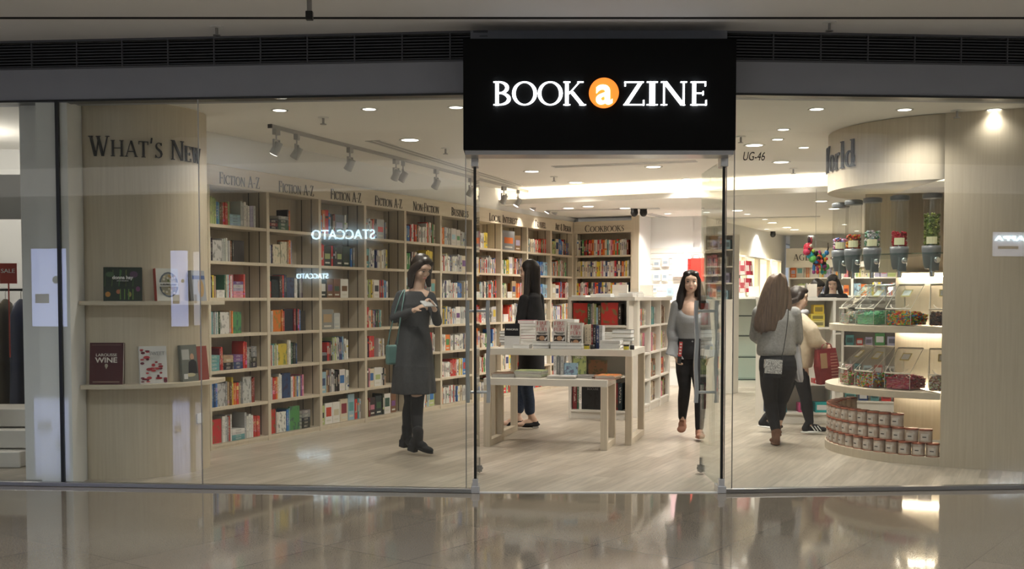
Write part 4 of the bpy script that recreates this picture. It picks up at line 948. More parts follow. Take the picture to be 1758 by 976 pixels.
bins = [('upper', 1594, [brn, (.15, .07, .03), (.03, .02, .02)], 'c', 'dark chocolate drops', Z2), ('upper', 1533, [red, org, yel, grn, (.05, .2, .3)], 'c', 'red, orange and green gummies', Z2),
        ('upper', 1478, [(.16, .42, .22), (.22, .5, .3)], 'worm', 'mint green sweets', Z2), ('upper', 1441, [(.55, .5, .42), (.5, .35, .3), (.3, .45, .42)], 'c', 'pale cream sweets', Z2),
        ('lower', 1602, [(.5, .42, .3), (.3, .15, .08), (.6, .55, .45)], 'c', 'brown and cream nuts', Z1), ('lower', 1531, [pnk, (.38, .05, .08), (.5, .2, .22)], 'worm', 'dark pink laces', Z1),
        ('lower', 1474, [red, yel, grn, wht, pnk, (.2, .4, .5)], 'c', 'mixed rainbow sweets', Z1), ('lower', 1442, [pnk, grn, wht], 'c', 'pink and green sweets', Z1)]
for (sh_, px, cols, kd, nm, z) in bins:
    rr_ = DR-.10
    best = min(((abs(879+FPX*dpt(a_*.5, rr_).x/dpt(a_*.5, rr_).y-px), a_*.5) for a_ in range(-410, -180)), key=lambda q: q[0]+(0 if q[1] > -196 else 40))
    a_ = best[1]
    if px == 1478 or px == 1474: a_ = -157
    if px in (1441, 1442): a_ = -177
    if px > 1590: a_ = -115.5
    if px in (1531, 1533): a_ = -137
    p = dpt(a_, rr_); bin_((p.x, p.y, z+.001), math.radians(a_+90+(3 if px > 1590 else 0)), sh_, cols, kd, nm)

# stacked tins around the plinth
TR = .055; TH_ = .113
def tin():
    e = empty('sweet_tin', (0, 0, 0), 0)
    m = MB(); m.lathe([(TR-.004, 0), (TR-.003, .004), (TR-.003, TH_-.014), (TR-.006, TH_-.012)], n=20); m.build('jar', 'tin_body' if 'tin_body' in M else noisy('tin_body', (.42, .33, .26), (.55, .46, .38), nscale=30, rough=.25), e)
    m = MB(); m.lathe([(TR, TH_-.014), (TR, TH_-.003), (TR-.003, TH_), (.001, TH_)], n=20); m.lathe([(TR, 0), (TR, .005), (TR-.004, .006)], n=20, caps=False); m.build('lid', 'tin_lid' if 'tin_lid' in M else mat('tin_lid', (.36, .12, .07), .25, .3), e)
    m = MB(); r = TR-.0022
    m.add([(r*math.sin(b_), -r*math.cos(b_), z_) for z_ in (.018, .074) for b_ in [-.6+.2*j for j in range(7)]], [(j, j+1, 8+j, 7+j) for j in range(6)])
    o = m.build('label', 'tin_label' if 'tin_label' in M else mat('tin_label', (.60, .54, .48), .5), e)
    m = MB(); r = TR-.0016; m.add([(r*math.sin(b_), -r*math.cos(b_), z_) for z_ in (.043, .051) for b_ in [-.3+.15*j for j in range(5)]], [(j, j+1, 6+j, 5+j) for j in range(4)]); m.build('label_print', 'letter_black', o)
    return e
T0 = tin(); first = True
rt = DR-TR-.012; step = math.degrees((2*TR+.004)/rt)
for row, (n, a_s) in enumerate(((19, A0-3.4), (18, A0-3.4-step*.5), (16, A0-3.4-step*2.6))):
    for i in range(n):
        a_ = a_s-step*i; p = dpt(a_, rt)
        o = T0 if first else clone(T0); first = False
        o.location = (p.x, p.y, Z3+.0005+row*(TH_+.0008)); o.rotation_euler.z = math.radians(a_+90)
        tag(o, 'red-lidded round sweet tin, %s from the right in the %s row round the plinth' % (ORD[i], ('bottom', 'middle', 'top')[row]), 'tin', 'sweet tins stacked round the plinth')
# ================================================================ MALL OPPOSITE (seen as reflections in the glass and floor)
OY = -6.0
m = MB(); m.box(-24, 24, OY-.2, OY, 0, 5.3); struct(m.build('wall_back', 'grey_plaster'))
m = MB(); m.box(-24.2, -24, OY, 9.8, 0, 5.3); struct(m.build('wall_light_block', 'grey_plaster'))  # unseen end walls added to shut out world light and keep reflections dark
m = MB(); m.box(24, 24.2, OY, 9.8, 0, 5.3); struct(m.build('wall_light_block', 'grey_plaster'))
def mirror(px, py, A, B):
    d = ray(px, py); s = d.x/d.y; t = (s*A.y-A.x)/((B.x-A.x)-s*(B.y-A.y)); p = A+(B-A)*t; k = p.y/d.y
    P = Vector((0, 0, CAM_H))+d*k; n = Vector((-(B-A).y, (B-A).x, 0)).normalized(); r = d-n*2*d.dot(n)
    q = (OY+.02-P.y)/r.y; return P+r*q
mat('screen_glow', (1, 1, 1), .5, emit=(.50, .58, 1.0), es=4.2)
mat('screen_pale', (1, 1, 1), .5, emit=(.75, .78, 1.0), es=2.2)
mat('sign_glow_blue', (1, 1, 1), .5, emit=(.62, .86, 1.0), es=16)
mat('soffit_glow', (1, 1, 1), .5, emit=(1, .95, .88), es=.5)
mat('poster_green', (.1, .3, .1), .5); mat('poster_pink', (.5, .2, .2), .5)
def lit_panel(x0, y0, x1, y1, A, B, name, label, m_='screen_glow'):
    a = mirror(x0, y0, A, B); b = mirror(x1, y1, A, B); xa, xb = sorted((a.x, b.x)); za, zb = sorted((a.z, b.z))
    e = empty(name, ((xa+xb)/2, OY, za), 0, label, 'screen'); w = xb-xa; h = zb-za
    m = MB(); m.box(-w/2-.03, w/2+.03, 0, .05, -.03, h+.03); m.build('frame', 'black_plastic', e)
    m = MB(); m.box(-w/2, w/2, .05, .055, 0, h); o = m.build('glowing_panel', m_, e)
    m = MB(); m.cyl((w*.2, .055, h*.6), (w*.2, .06, h*.6), min(w, h)*.10, n=20); m.build('printed_shape', 'poster_green', o)
    m = MB(); m.box(-w*.4, w*.0, .055, .06, h*.3, h*.42); m.build('printed_block', 'poster_pink', o)
lit_panel(55, 427, 117, 560, FL0, FL1, 'advertising_screen', 'pale blue advertising screen across the mall, mirrored at the far left pane', 'screen_glow')
lit_panel(294, 430, 325, 560, FL0, FL1, 'advertising_screen', 'narrow pale screen across the mall, mirrored beside the small cookbook', 'screen_glow')
lit_panel(333, 432, 345, 558, FL0, FL1, 'advertising_screen', 'narrowest pale screen across the mall, mirrored at the pane joint', 'screen_pale')
lit_panel(1703, 398, 1790, 440, FR0, FR1, 'lit_shop_sign', 'small white lit shop sign across the mall, mirrored at the far right', 'screen_pale')
def mirror_text(txt, x0, x1, y, hpx, A, B, label):
    a = mirror(x0, y, A, B); b = mirror(x1, y, A, B); t = mirror(x0, y-hpx, A, B); h = abs(t.z-a.z)
    o = sans(txt, h, 'shop_name', 'sign_glow_blue', None, ((a.x+b.x)/2, OY+.08, a.z), PI, fit=abs(b.x-a.x), depth=.02); tag(o, label, 'lettering')
mirror_text('STACCATO', 537, 645, 411, 17, FL0, FL1, 'pale blue glowing STACCATO sign across the mall, larger one')
mirror_text('STACCATO', 511, 565, 478, 9, FL0, FL1, 'pale blue glowing STACCATO sign across the mall, smaller one')
mirror_text('KAPPA', 1706, 1770, 413, 9, FR0, FR1, 'KAPPA sign lettering across the mall')
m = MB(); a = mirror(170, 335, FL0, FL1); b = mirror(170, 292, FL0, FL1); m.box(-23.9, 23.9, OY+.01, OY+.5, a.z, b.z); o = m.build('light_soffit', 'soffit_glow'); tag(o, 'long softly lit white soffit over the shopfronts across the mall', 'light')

# ================================================================ NEIGHBOUR SHOP AT FAR LEFT
m = MB(); m.box(-3.68, -3.47, 8.32, 8.7, 0, 3.0); struct(m.build('wall_pier', 'white_paint', bevel=.01))
m = MB(); m.box(-7.5, -3.48, 11.2, 11.3, 0, 3.0); struct(m.build('wall_neighbour', 'white_paint'))
m = MB(); m.box(-7.5, -3.5, 9.4, 9.5, 2.05, 2.42); struct(m.build('trim_9', 'grey_plaster'))
m = MB(); m.box(-23.9, -4.61, 8.14, 8.24, 0, 3.0); struct(m.build('wall_left_far', 'grey_plaster'))
l = bpy.data.lights.new('bulb', 'POINT'); l.energy = 32; l.color = (1, .92, .82); l.shadow_soft_size = .15
le = empty('pendant_lamp', (-4.9, 9.9, 2.6), 0, 'bright lamp inside the neighbouring clothes shop', 'lamp'); lo = bpy.data.objects.new('bulb', l); COL.objects.link(lo); lo.parent = le; lo.location = (0, 0, -.1)
m = MB(); m.cyl((0, 0, -.06), (0, 0, .0), .07, n=16); m.cyl((0, 0, 0), (0, 0, .6), .01, n=6); m.build('shade', 'white_plastic', le)
for i, (z, h, d_) in enumerate(((0, .13, 0), (.14, .15, .15), (.30, .15, .3))):
    m = MB(); m.box(-4.9, -4.0, 8.95+d_, 9.7, z, z+h); o = m.build('display_step', 'white_laminate', bevel=.01); tag(o, 'pale stepped display block in the neighbouring shop, %s' % ('lowest', 'middle', 'topmost')[i], 'display block')
gr = empty('clothes_rail', (-4.45, 9.97, .001), 0, 'dark clothes rail in the neighbouring shop at the far left edge', 'clothes rail')
m = MB(); m.cyl((-.6, 0, 1.455), (.42, 0, 1.455), .014); m.cyl((-.6, 0, 0), (-.6, 0, 1.455), .014); m.cyl((.42, 0, 0), (.42, 0, 1.455), .014); m.build('rail_frame', 'black_plastic', gr)
for i in range(7):
    c = [(.03, .03, .035), (.10, .085, .06), (.02, .02, .025), (.09, .075, .05), (.05, .06, .10), (.03, .05, .2), (.25, .2, .2)][i]; x = -4.98+.14*i
    m = MB(); m.loft([(0, 0, .30, .055, .22, .06, 5, i), (0, 0, .7, .05, .20, .05, 5, i), (0, 0, 1.1, .045, .19, .03, 5, i), (0, 0, 1.2, .03, .12), (0, 0, 1.24, .01, .03)], n=30, col=c); m.tube([(0, 0, 1.23), (0, 0, 1.30), (0, .02, 1.325), (0, .03, 1.31)], .003, 5, col=(.3, .3, .3))
    o = m.build('hanging_coat', 'tinted', loc=(x, 9.97, .13)); tag(o, ['black', 'khaki', 'charcoal', 'olive brown', 'navy', 'blue', 'pale pink'][i]+' coat hanging on the neighbouring shop rail', 'coat', 'coats on the neighbour rail')
p = ony(14, 470, 9.3); e = empty('sale_sign', (p.x, 9.3, p.z-.08), 0, 'small red SALE sign in the neighbouring clothes shop', 'sign')
m = MB(); m.box(-.07, .07, 0, .01, 0, .17); m.cyl((0, .005, -.62), (0, .005, 0), .006); m.build('board', 'sign_red', e); sans('SALE', .035, 'lettering', 'paper_white', e, (0, -.004, .09), fit=.115)
# ================================================================ REAR ROOM
sw = CB+V*1.08+U*.55
k = ray(1212, 400); s = k.x/k.y; tV = (s*sw.y-sw.x)/(V.x-s*V.y)
wallseg('wall_rear_slatted', sw-V*.2, RZ_V, tV+.2, 0, CZ2+.02)
m = MB()
for i in range(22): m.box(0, tV-.03, -.012, 0, .3+.085*i, .3+.085*i+.078)
struct(m.build('trim_10', 'white_laminate', loc=sw, rz=RZ_V))
m = MB(); m.box(0, .6, -.002, .10, 0, CZ2); struct(m.build('wall_rear_return', 'white_paint', loc=CB+V*1.08+U*.0, rz=RZ_U))
sc = sw+V*tV
wallseg('wall_rear_side', sc-V*.10, RZ_U, 6.3, 0, CZ2+.02, th=.1)
sr = sc+U*6.2
wallseg('wall_rear_end', sr, RZ_V, 8.5, 0, CZ2+.02)
wallseg('wall_rear_right', sr+V*8.4-U*14.2, RZ_U, 14.3, 0, CZ+.02)
# glowing shelf niches on the side wall
mat('niche_glow', (1, .9, .6), .5, emit=(1, .80, .45), es=1.5)
nz = 1.95
for i in range(4):
    e = empty('lit_niche', sc+U*(1.35+.95*i)+V*.0, RZ_U, 'warm glowing wall niche on the rear side wall, %s from the left' % ORD[i], 'lit shelf', 'glowing niches of the rear side wall')
    m = MB(); m.box(0, .03, -.08, 0, .9, 2.08); m.box(.82, .85, -.08, 0, .9, 2.08); m.box(0, .85, -.08, 0, 2.08, 2.11); m.build('niche_frame', 'white_laminate', e)
    m = MB(); m.box(.03, .82, -.012, -.004, .9, 2.08); m.build('glowing_panel', 'niche_glow', e)
    for z in (.9, 1.25): m = MB(); m.box(.03, .82, -.08, -.012, z-.02, z); m.build('shelf', 'white_laminate', e)
# AGES bookcases along the end wall
for i in range(4):
    bookcase_unit(sr+V*(.05+1.25*i)-U*.34, RZ_V, 1.25, 'white wall shelf unit under the AGES heading, %s from the left' % ORD[i], h=2.2, rows=5, z0=.35, pitch=.36, depth=.33, mt='white_laminate', hdr=.22, cat='shelf unit', group='white shelf units on the rear wall')
    F = frame(sr+V*(.05+1.25*i)-U*.34, RZ_V)
    for r in range(5): fill(F, .35+.36*r+.001, 1.24, rnd_spec(R, ['white', 'cream', 'pale grey', 'cream', 'orange', 'pink', 'lilac', 'light green', 'pale blue', 'yellow'], 1.2, .27), R, '', False, '')
m = MB(); m.box(0, 5.1, -.36, -.33, 1.99, 2.38); o = m.build('header_board', 'white_laminate', loc=sr, rz=RZ_V); tag(o, 'white header board carrying the AGES heading on the rear wall', 'sign board')
k = ray(1362, 440); s = k.x/k.y; A = sr-U*.37; tA = (s*A.y-A.x)/(V.x-s*V.y)
tx = serif_text('AGES', .13, fit=.42, depth=.004); o = tx.build('section_heading', 'letter_black', loc=A+V*max(tA, .1)+Vector((0, 0, 2.13)), rz=RZ_V); tag(o, 'AGES lettering in black capitals on the rear wall header', 'lettering')
# gift goods hung on the slatted wall
def hung(px, py, w, h, col, name, label, cat, d=.03, parts=None):
    k = ray(px, py); s = k.x/k.y; A = sw-U*(.03+d); t = (s*A.y-A.x)/(V.x-s*V.y); P = A+V*t; z = ony(px, py, P.y).z
    e = empty(name, (P.x, P.y, z-h/2), RZ_V, label, cat)
    m = MB(); m.box(-w/2, w/2, 0, d, 0, h, 0, col); m.build('body', 'tinted', e, bevel=.004)
    if parts == 'bag':
        m = MB(); m.tube([(-w*.2, -.004, h), (-w*.12, -.006, h+.06), (w*.12, -.006, h+.06), (w*.2, -.004, h)], .004, 6); m.build('handle', 'letter_black' if col[1] < .1 else 'paper_white', e)
        m = MB(); m.tube([(0, d/2, h*.98), (0, d, h+.01)], .004, 6, col=(.5, .5, .5)); m.build('hook', 'tinted', e)
    if parts == 'label':
        m = MB(); m.box(-w*.3, w*.3, -.002, 0, h*.3, h*.65, 0, (.25, .3, .35)); m.build('print', 'tinted', e)
    return e
hung(1170, 455, .30, .36, (.75, .50, .55), 'paper_bag', 'pale pink paper bag hanging on the rear gift wall', 'paper bag', .06, 'bag')
hung(1195, 463, .28, .36, (.62, .03, .02), 'paper_bag', 'bright red paper bag hanging on the rear gift wall', 'paper bag', .06, 'bag')
hung(1106, 463, .12, .32, (.38, .04, .06), 'gift_bag', 'dark red patterned gift bag by the end of the cookbooks bookcase', 'gift bag', .05, 'bag')
for i, (px, py, w, h, c, nm) in enumerate(((1127, 452, .12, .13, (.6, .55, .5), 'cream'), (1142, 450, .12, .13, (.62, .5, .47), 'pale pink'), (1127, 474, .12, .14, (.55, .55, .55), 'grey dotted'), (1141, 474, .10, .14, (.68, .68, .66), 'white'), (1150, 500, .10, .13, (.3, .5, .55), 'pale blue'), (1124, 496, .08, .1, (.6, .58, .52), 'ivory'))):
    hung(px, py, w, h, c, 'gift_packet', nm+' packet hanging on the rear gift wall', 'packet', .02, 'label')
m = MB(); m.box(0, tV-.05, -.30, -.02, 1.30, 1.33); o = m.build('wall_shelf', 'white_laminate', loc=sw, rz=RZ_V); tag(o, 'long white wall shelf low on the rear gift wall', 'shelf')

noisy('table_white', (.68, .64, .56), (.72, .68, .60), nscale=6, rough=.4)
# ================================================================ TABLES
BT = math.radians(-15); BO = Vector((-.22, 10.665, 0))
def table(origin, rz, w, d, h, label):
    e = empty('display_table', origin, rz, label, 'table'); q = .062
    m = MB(); m.box(0, w, 0, d, h-q, h); m.build('tabletop', 'table_white', e, bevel=.002)
    for x in (0, w-q):
        for y in (0, d-q): m = MB(); m.box(x, x+q, y, y+q, 0, h-q); m.build('leg', 'oak', e, bevel=.002)
        m = MB(); m.box(x, x+q, q, d-q, 0, q); m.build('floor_rail', 'oak_flat', e, bevel=.002)
    return e
TBH = .895; TLH = .637
table(BO, BT, 1.385, .85, TBH, 'tall pale oak display table with a white top behind the low one')
LO = Vector((-.265, 10.245, 0)); LT = math.radians(-14)
table(LO, LT, 1.16, .52, TLH, 'low pale oak nesting table in front of the tall table')
FB = frame(BO, BT); FL_ = frame(LO, LT)
def tb(px, y):     # local x on the big table for picture column px at local depth y
    k = ray(px, 590); s = k.x/k.y; dx, dy = math.cos(BT), math.sin(BT); ox, oy = BO.x-dy*y, BO.y+dx*y
    return (s*oy-ox)/(dx-s*dy)
def tl(px, y):
    k = ray(px, 645); s = k.x/k.y; dx, dy = math.cos(LT), math.sin(LT); ox, oy = LO.x-dy*y, LO.y+dx*y
    return (s*oy-ox)/(dx-s*dy)
GT = 'books on the tall display table'
def stack(F, x, y, z, n, w, d, t, cols, where, mesh=None, group=GT, wob=.012, R=RB):
    zz = z+.0005
    for i in range(n):
        cn = cols[i % len(cols)]; tt = t*R.uniform(.85, 1.12)
        book(mesh or FLATP, F, x+R.uniform(-wob, wob), y+R.uniform(-wob, wob)*.6, zz, w*R.uniform(.95, 1.02), d, tt, jit(CT[cn], R, .08), '%s book lying %s up, %s' % (cn, ORD[i], where), group, turn=R.uniform(-.05, .05)); zz += tt+.0006
    return zz
def cov(F, x, y, z, w, h, t_, col, label, lean=-.06, turn=0, group=GT):
    p = F @ Vector((x, y, z)); rz = (F.to_euler().z)+turn
    e = cover(p, rz, w, h, t_, col, label, lean, name='book'); e['group'] = group; return e
zt = TBH+.001
x = tb(866, .06); e = cov(FB, x+.075, .06, zt, .15, .235, .04, (.62, .62, .60), 'face-out PRINCIPLES book, black above white, left on the tall table')
patch(e, [('r', -.075, .075, .118, .235, (.01, .01, .012))]); sans('PRINCIPLES', .017, 'title', 'paper_white', e, (0, -.004, .172), fit=.115)
stack(FB, tb(891, .42), .40, zt, 9, .17, .16, .030, ['white', 'white', 'pale grey', 'pink', 'white'], 'tall leaning white stack left on the table')
stack(FB, tb(860, .65), .60, zt, 5, .16, .2, .03, ['black', 'grey', 'black'], 'dark stack at the rear left of the tall table')
stack(FB, tb(881, .02), .02, zt, 1, .17, .12, .045, ['white'], 'front of the table, single white one')
for i, (px) in enumerate((915, 945, 972)):
    x = tb(px, .04); zz = stack(FB, x, .03, zt, 2, .155, .17, .029, ['grey', 'pale grey'], '%s low pile beneath FIRE AND FURY' % ORD[i], wob=.002)
    if i == 2: zz = zt+.028
    e = cov(FB, tb((919, 949, 977)[i], .1)+.065, .10, zz+.001, .132, .205, .03, (.66, .63, .58), 'face-out FIRE AND FURY book, %s of three on the tall table' % ('left', 'middle', 'right')[i])
    for tx, z_, h_, ft in (('Fire', .162, .034, .105), ('And', .142, .016, .05), ('Fury', .103, .034, .108)):
        q = serif_text(tx.upper(), h_, fit=ft, depth=.001); o = q.build('title', 'title_red' if 'title_red' in M else mat('title_red', (.42, .03, .04), .5), e, loc=(-ft/2, -.001, z_))
    sans('INSIDE THE TRUMP', .007, 'subtitle', 'letter_black', e, (0, -.003, .086), fit=.10); sans('WHITE HOUSE', .007, 'subtitle', 'letter_black', e, (0, -.003, .074), fit=.075)
    patch(e, [('r', -.055, .055, .008, .064, (.03, .02, .015)), ('e', .0, .035, .028, .022, (.45, .25, .14)), ('p', [(.02, .02), (.05, .055), (.05, .03), (.035, .01)], (.6, .6, .58)), ('p', [(-.05, .02), (-.04, .05), (-.03, .03)], (.5, .4, .3))])
    for j in range(2): cov(FB, tb((919, 949, 977)[i], .14)+.065, .145+.034*j, zt, .132, .245, .03, (.62, .60, .56), 'cream book behind the %s fire and fury cover, %s row' % (('left', 'middle', 'right')[i], ('second', 'third')[j]))
for j, (cn, w_) in enumerate((('cream', .03), ('cream', .03), ('dark red', .018), ('black', .03), ('navy', .03), ('pale grey', .03))):
    book(BOOK, FB, tb(1004, .16)+.001+sum((.03, .03, .018, .03, .03, .03)[:j]), .16, zt, w_, .14, .23-.01*(j > 3), CT[cn], cn+' upright book, %s in the row right of fire and fury' % ORD[j], GT)
stack(FB, tb(1029, .08), .08, zt, 5, .20, .15, .017, ['pale grey', 'white'], 'low pale stack at the right of the tall table', wob=.004)
stack(FB, tb(1050, .35), .35, zt, 5, .19, .18, .036, ['black', 'cream', 'dark green', 'cream', 'black'], 'dark-spined stack at the right end of the table')
stack(FB, tb(1030, .58), .56, zt, 5, .2, .18, .03, ['white', 'pale grey', 'cream'], 'pale stack at the rear right of the table')
stack(FB, tb(950, .60), .60, zt, 9, .21, .2, .03, ['white', 'cream', 'white'], 'white paper stack at the rear middle of the table')
for j, px in enumerate((1001, 1069)):
    p = FB @ Vector((tb(px, .03)+.03, .055, zt)); e = empty('small_tin', p, 0, 'tiny yellow and black tin on the tall table, %s one' % ('left', 'right')[j], 'tin')
    m = MB(); m.lathe([(.026, 0), (.026, .04)], n=16, col=(.5, .42, .05)); m.build('tin_body', 'tinted', e); m = MB(); m.lathe([(.027, .032), (.027, .045)], n=16); m.build('lid', 'black_plastic', e)
    m = MB(); m.lathe([(.022, 0), (.022, .04), (.018, .042)], c=(0, 0, 0), n=16); o = m.build('small_tin', 'black_plastic', loc=p+Vector((.055, .0, 0))); tag(o, 'tiny black tin beside the %s yellow tin' % ('left', 'right')[j], 'tin')
GM = 'magazines on the low table'; zm = TLH+.0005
def mags(px, y, n, w, d, t, cols, where, turn=0):
    zz = zm
    for i in range(n):
        cn = cols[i % len(cols)]; book(FACE, FL_ @ Matrix.Translation((tl(px, y)+RB.uniform(-.008, .008), y, zz)) @ Matrix.Rotation(turn+RB.uniform(-.04, .04), 4, 'Z') @ Matrix.Rotation(-PI/2, 4, 'X'), 0, -t, 0, w, t, d, jit(CT[cn], RB), '%s magazine, %s up in the %s' % (cn, ORD[i], where), GM); zz += t+.0005
mags(845, .10, 4, .22, .28, .009, ['brown', 'pale grey', 'grey'], 'left pile of the low table')
mags(882, .12, 7, .27, .24, .009, ['cream', 'pale grey', 'light green', 'white'], 'second pile of the low table', -.05)
mags(938, .06, 3, .26, .20, .008, ['grey', 'pale grey', 'white'], 'middle pile of the low table', .03)
mags(985, .20, 3, .2, .22, .008, ['grey', 'black', 'grey'], 'fanned pile toward the right of the low table', -.3)
mags(1021, .08, 4, .19, .25, .009, ['orange', 'dark red', 'tan', 'orange'], 'right pile of the low table', -.12)
for j, (px, cn, w_) in enumerate(((950, 'white', .03), (957, 'grey', .03), (963, 'pale grey', .03))):
    book(BOOK, FL_, tl(950, .36)+.034*j, .36, zm, w_, .13, .19, CT[cn], cn+' book standing on the low table, %s of three' % ORD[j], GM)
book(FACE, FL_, tl(968, .36), .37, zm, .13, .03, .13, CT['pale blue'], 'small pale blue book standing face out at the back of the low table', GM)

# ================================================================ WHITE GONDOLA BEHIND THE TABLES
GZ = 1.39; GR_ = math.radians(-18); GO = Vector((.65, 12.70, 0)); FG = frame(GO, GR_)
g = empty('gondola_shelf', GO, GR_, 'white double-sided book gondola behind the tall table', 'shelf unit')
def gb(nm, *b): m = MB(); m.box(*b); return m.build(nm, 'white_laminate', g)
gb('side_panel', 0, .025, 0, .36, 0, GZ-.04); gb('side_panel', .675, .70, 0, .36, 0, GZ-.04); gb('back_panel', .025, .675, .34, .36, 0, GZ-.04)
for z in (.10, .50, .77, 1.07): gb('shelf', .025, .675, .005, .34, z-.025, z)
gb('plinth', .025, .675, .02, .34, 0, .075)
gb('top_panel', -.01, .77, -.005, 2.45, GZ-.04, GZ)
gb('corner_post', .70, .75, .26, .36, 0, GZ-.04)
gb('spine_panel', .36, .39, .36, 2.4, 0, GZ-.04)
for y in (.36, 1.04, 1.72, 2.38): gb('divider', .39, .75, y, y+.03, 0, GZ-.04)
for y in (.39, 1.07, 1.75):
    for z in (.10, .40, .72, 1.05): gb('shelf', .39, .745, y, y+(.65 if y < 1.7 else .63), z-.022, z)
gb('plinth', .39, .73, .39, 2.38, 0, .078)
for y in (.39, 1.07, 1.75):
    for z in (.10, .40, .72, 1.05):
        # side shelves face +x: turn the frame so its y runs inwards
        FS = FG @ Matrix.Translation((.745, y, 0)) @ Matrix.Rotation(PI/2, 4, 'Z')
        fill(FS, z+.001, .66, rnd_spec(R, ['white', 'cream', 'tan', 'brown', 'teal', 'orange', 'light green', 'pale grey', 'pink', 'white'], .6, .24), R, '', False, '')
GG = 'books on the end of the white gondola'
def ge(z, items):
    x = .04
    for j, (kd, cn, w_, h_) in enumerate(items):
        if kd == 'f': book(FACE, FG, x, .05, z+.001, w_, .025, h_, CT[cn], '%s face-out book, %s from left, white gondola end, %s shelf' % (cn, ORD[j], {1.07: 'top', .77: 'table-height', .5: 'knee-height', .1: 'floor'}[z]), GG)
        elif kd == 's': book(BOOK, FG, x, .04, z+.001, w_-.001, .16, h_, jit(CT[cn], RB), '%s book, %s from left, white gondola end, %s shelf' % (cn, ORD[j], {1.07: 'top', .77: 'table-height', .5: 'knee-height', .1: 'floor'}[z]), GG)
        x += w_+.002
ge(1.07, [('f', 'red', .17, .25), ('s', 'dark green', .035, .24), ('s', 'grey', .02, .24), ('s', 'cream', .02, .25), ('s', 'light green', .02, .24), ('s', 'pale blue', .02, .2), ('s', 'brown', .03, .22), ('f', 'red', .20, .255), ('s', 'black', .035, .24)])
ge(.50, [('f', 'light green', .155, .24), ('g', '', .02, 0), ('f', 'brown', .22, .17)])
ge(.10, [('s', 'dark red', .05, .30), ('s', 'dark green', .02, .29), ('s', 'white', .03, .28), ('f', 'black', .24, .30), ('g', '', .05, 0), ('f', 'dark red', .13, .31), ('s', 'black', .05, .31)])
p = FG @ Vector((.118, .048, .50)); 
for (tx, x_, z_, ft, mt_, h_) in (('DRINK', .118, .50+.185, .10, 'paper_white', .026), ('BOCUSE', .275, .10+.225, .13, 'dull_steel', .028), ('DESSERT', .31, 0, 0, '', 0)):
    if ft:
        o = sans(tx, h_, 'cover_title', mt_, None, FG @ Vector((x_, .046, z_)), GR_, fit=ft); tag(o, tx+' title lettering on a book cover on the gondola end', 'lettering')
# things on top of the gondola
def card_box(P, rz, w, h, label, col='cream_card', d=.05):
    e = empty('card_holder', P, rz, label, 'card holder')
    m = MB(); m.box(-w/2, w/2, 0, d, .012, h); m.build('card', col, e, bevel=.002); m = MB(); m.box(-w/2-.01, w/2+.01, -.01, d+.02, 0, .012); m.build('foot', 'white_plastic', e)
for j, (x_, y_, w_, h_) in enumerate(((.53, .30, .18, .14), (.62, 1.4, .16, .15), (.30, 1.2, .12, .10))):
    card_box(FG @ Vector((x_, y_, GZ+.001)), GR_, w_, h_, 'blank cream card block on the white gondola top, %s of three from the front' % ORD[j])
GTOP = 'books lying on the gondola top'
for j, (x_, y_, n_, cn) in enumerate(((.02, .05, 1, 'white'), (.30, .08, 2, 'pale blue'), (.56, .08, 2, 'tan'), (.1, .6, 2, 'cream'), (.5, .8, 3, 'pale grey'), (.35, 1.7, 3, 'cream'))):
    stack(FG, x_, y_, GZ, n_, .17, .22, .02, [cn, 'pale grey'], 'small pile on the gondola top, %s one' % ORD[j], group=GTOP, wob=.004)
def perspex(P, rz, w, d, h, label):
    e = empty('leaflet_tray', P, rz, label, 'tray'); m = MB()
    m.add([(0, 0, 0), (w, 0, 0), (w, 0, h), (0, 0, h), (0, d, 0), (w, d, 0), (w, d, h*1.6), (0, d, h*1.6)], [(0, 1, 2, 3), (4, 5, 6, 7), (0, 4, 7, 3), (1, 5, 6, 2)]); m.build('clear_tray', 'acrylic', e)
    m = MB(); m.box(.01, w-.01, .01, d-.01, 0, h*.7); m.build('leaflets', 'paper_white', e)
perspex(FG @ Vector((.2, 2.0, GZ+.001)), GR_, .3, .2, .07, 'clear tray of leaflets at the far end of the gondola top')

# ================================================================ WHITE UNITS AT RIGHT
def cabinet(O, rz, w, d, h, shelves, label, glass=False):
    c = empty('white_cabinet', O, rz, label, 'shelf unit')
    def q(nm, *b, mt='white_laminate'): m = MB(); m.box(*b); return m.build(nm, mt, c)
    q('side_panel', 0, .03, 0, d, 0, h-.035); q('side_panel', w-.03, w, 0, d, 0, h-.035); q('back_panel', .03, w-.03, d-.02, d, 0, h-.035); q('top_panel', -.005, w+.005, -.005, d, h-.035, h); q('plinth', .03, w-.03, .02, d-.02, 0, .10)
    for z in shelves: q('shelf', .03, w-.03, .006, d-.02, z-.02, z, mt='shelf_glass' if glass else 'white_laminate')
    if glass:
        for z in shelves: q('shelf_edge', .03, w-.03, .002, .006, z-.014, z, mt='black_edge')
    return frame(O, rz)
F2 = cabinet(Vector((2.74, 12.15, 0)), math.radians(-4), .80, .40, 1.385, (.12, .44, 1.06), 'white shelf unit with yellow boxes behind the two women')
def boxed(F, x, y, z, w, d, h, col, label, name='boxed_gift', grp=None):
    P = F @ Vector((x, y, z+.001)); e = empty(name, P, F.to_euler().z, label, 'box', grp)
    m = MB(); m.box(0, w, 0, d, 0, h, 0, col); m.build('carton', 'tinted', e, bevel=.002)
    m = MB(); m.box(w*.12, w*.88, -.0015, 0, h*.25, h*.75, 0, tuple(min(.7, v*.3+.02) if sum(col) > .6 else .6 for v in col)); m.build('printed_label', 'tinted', e)
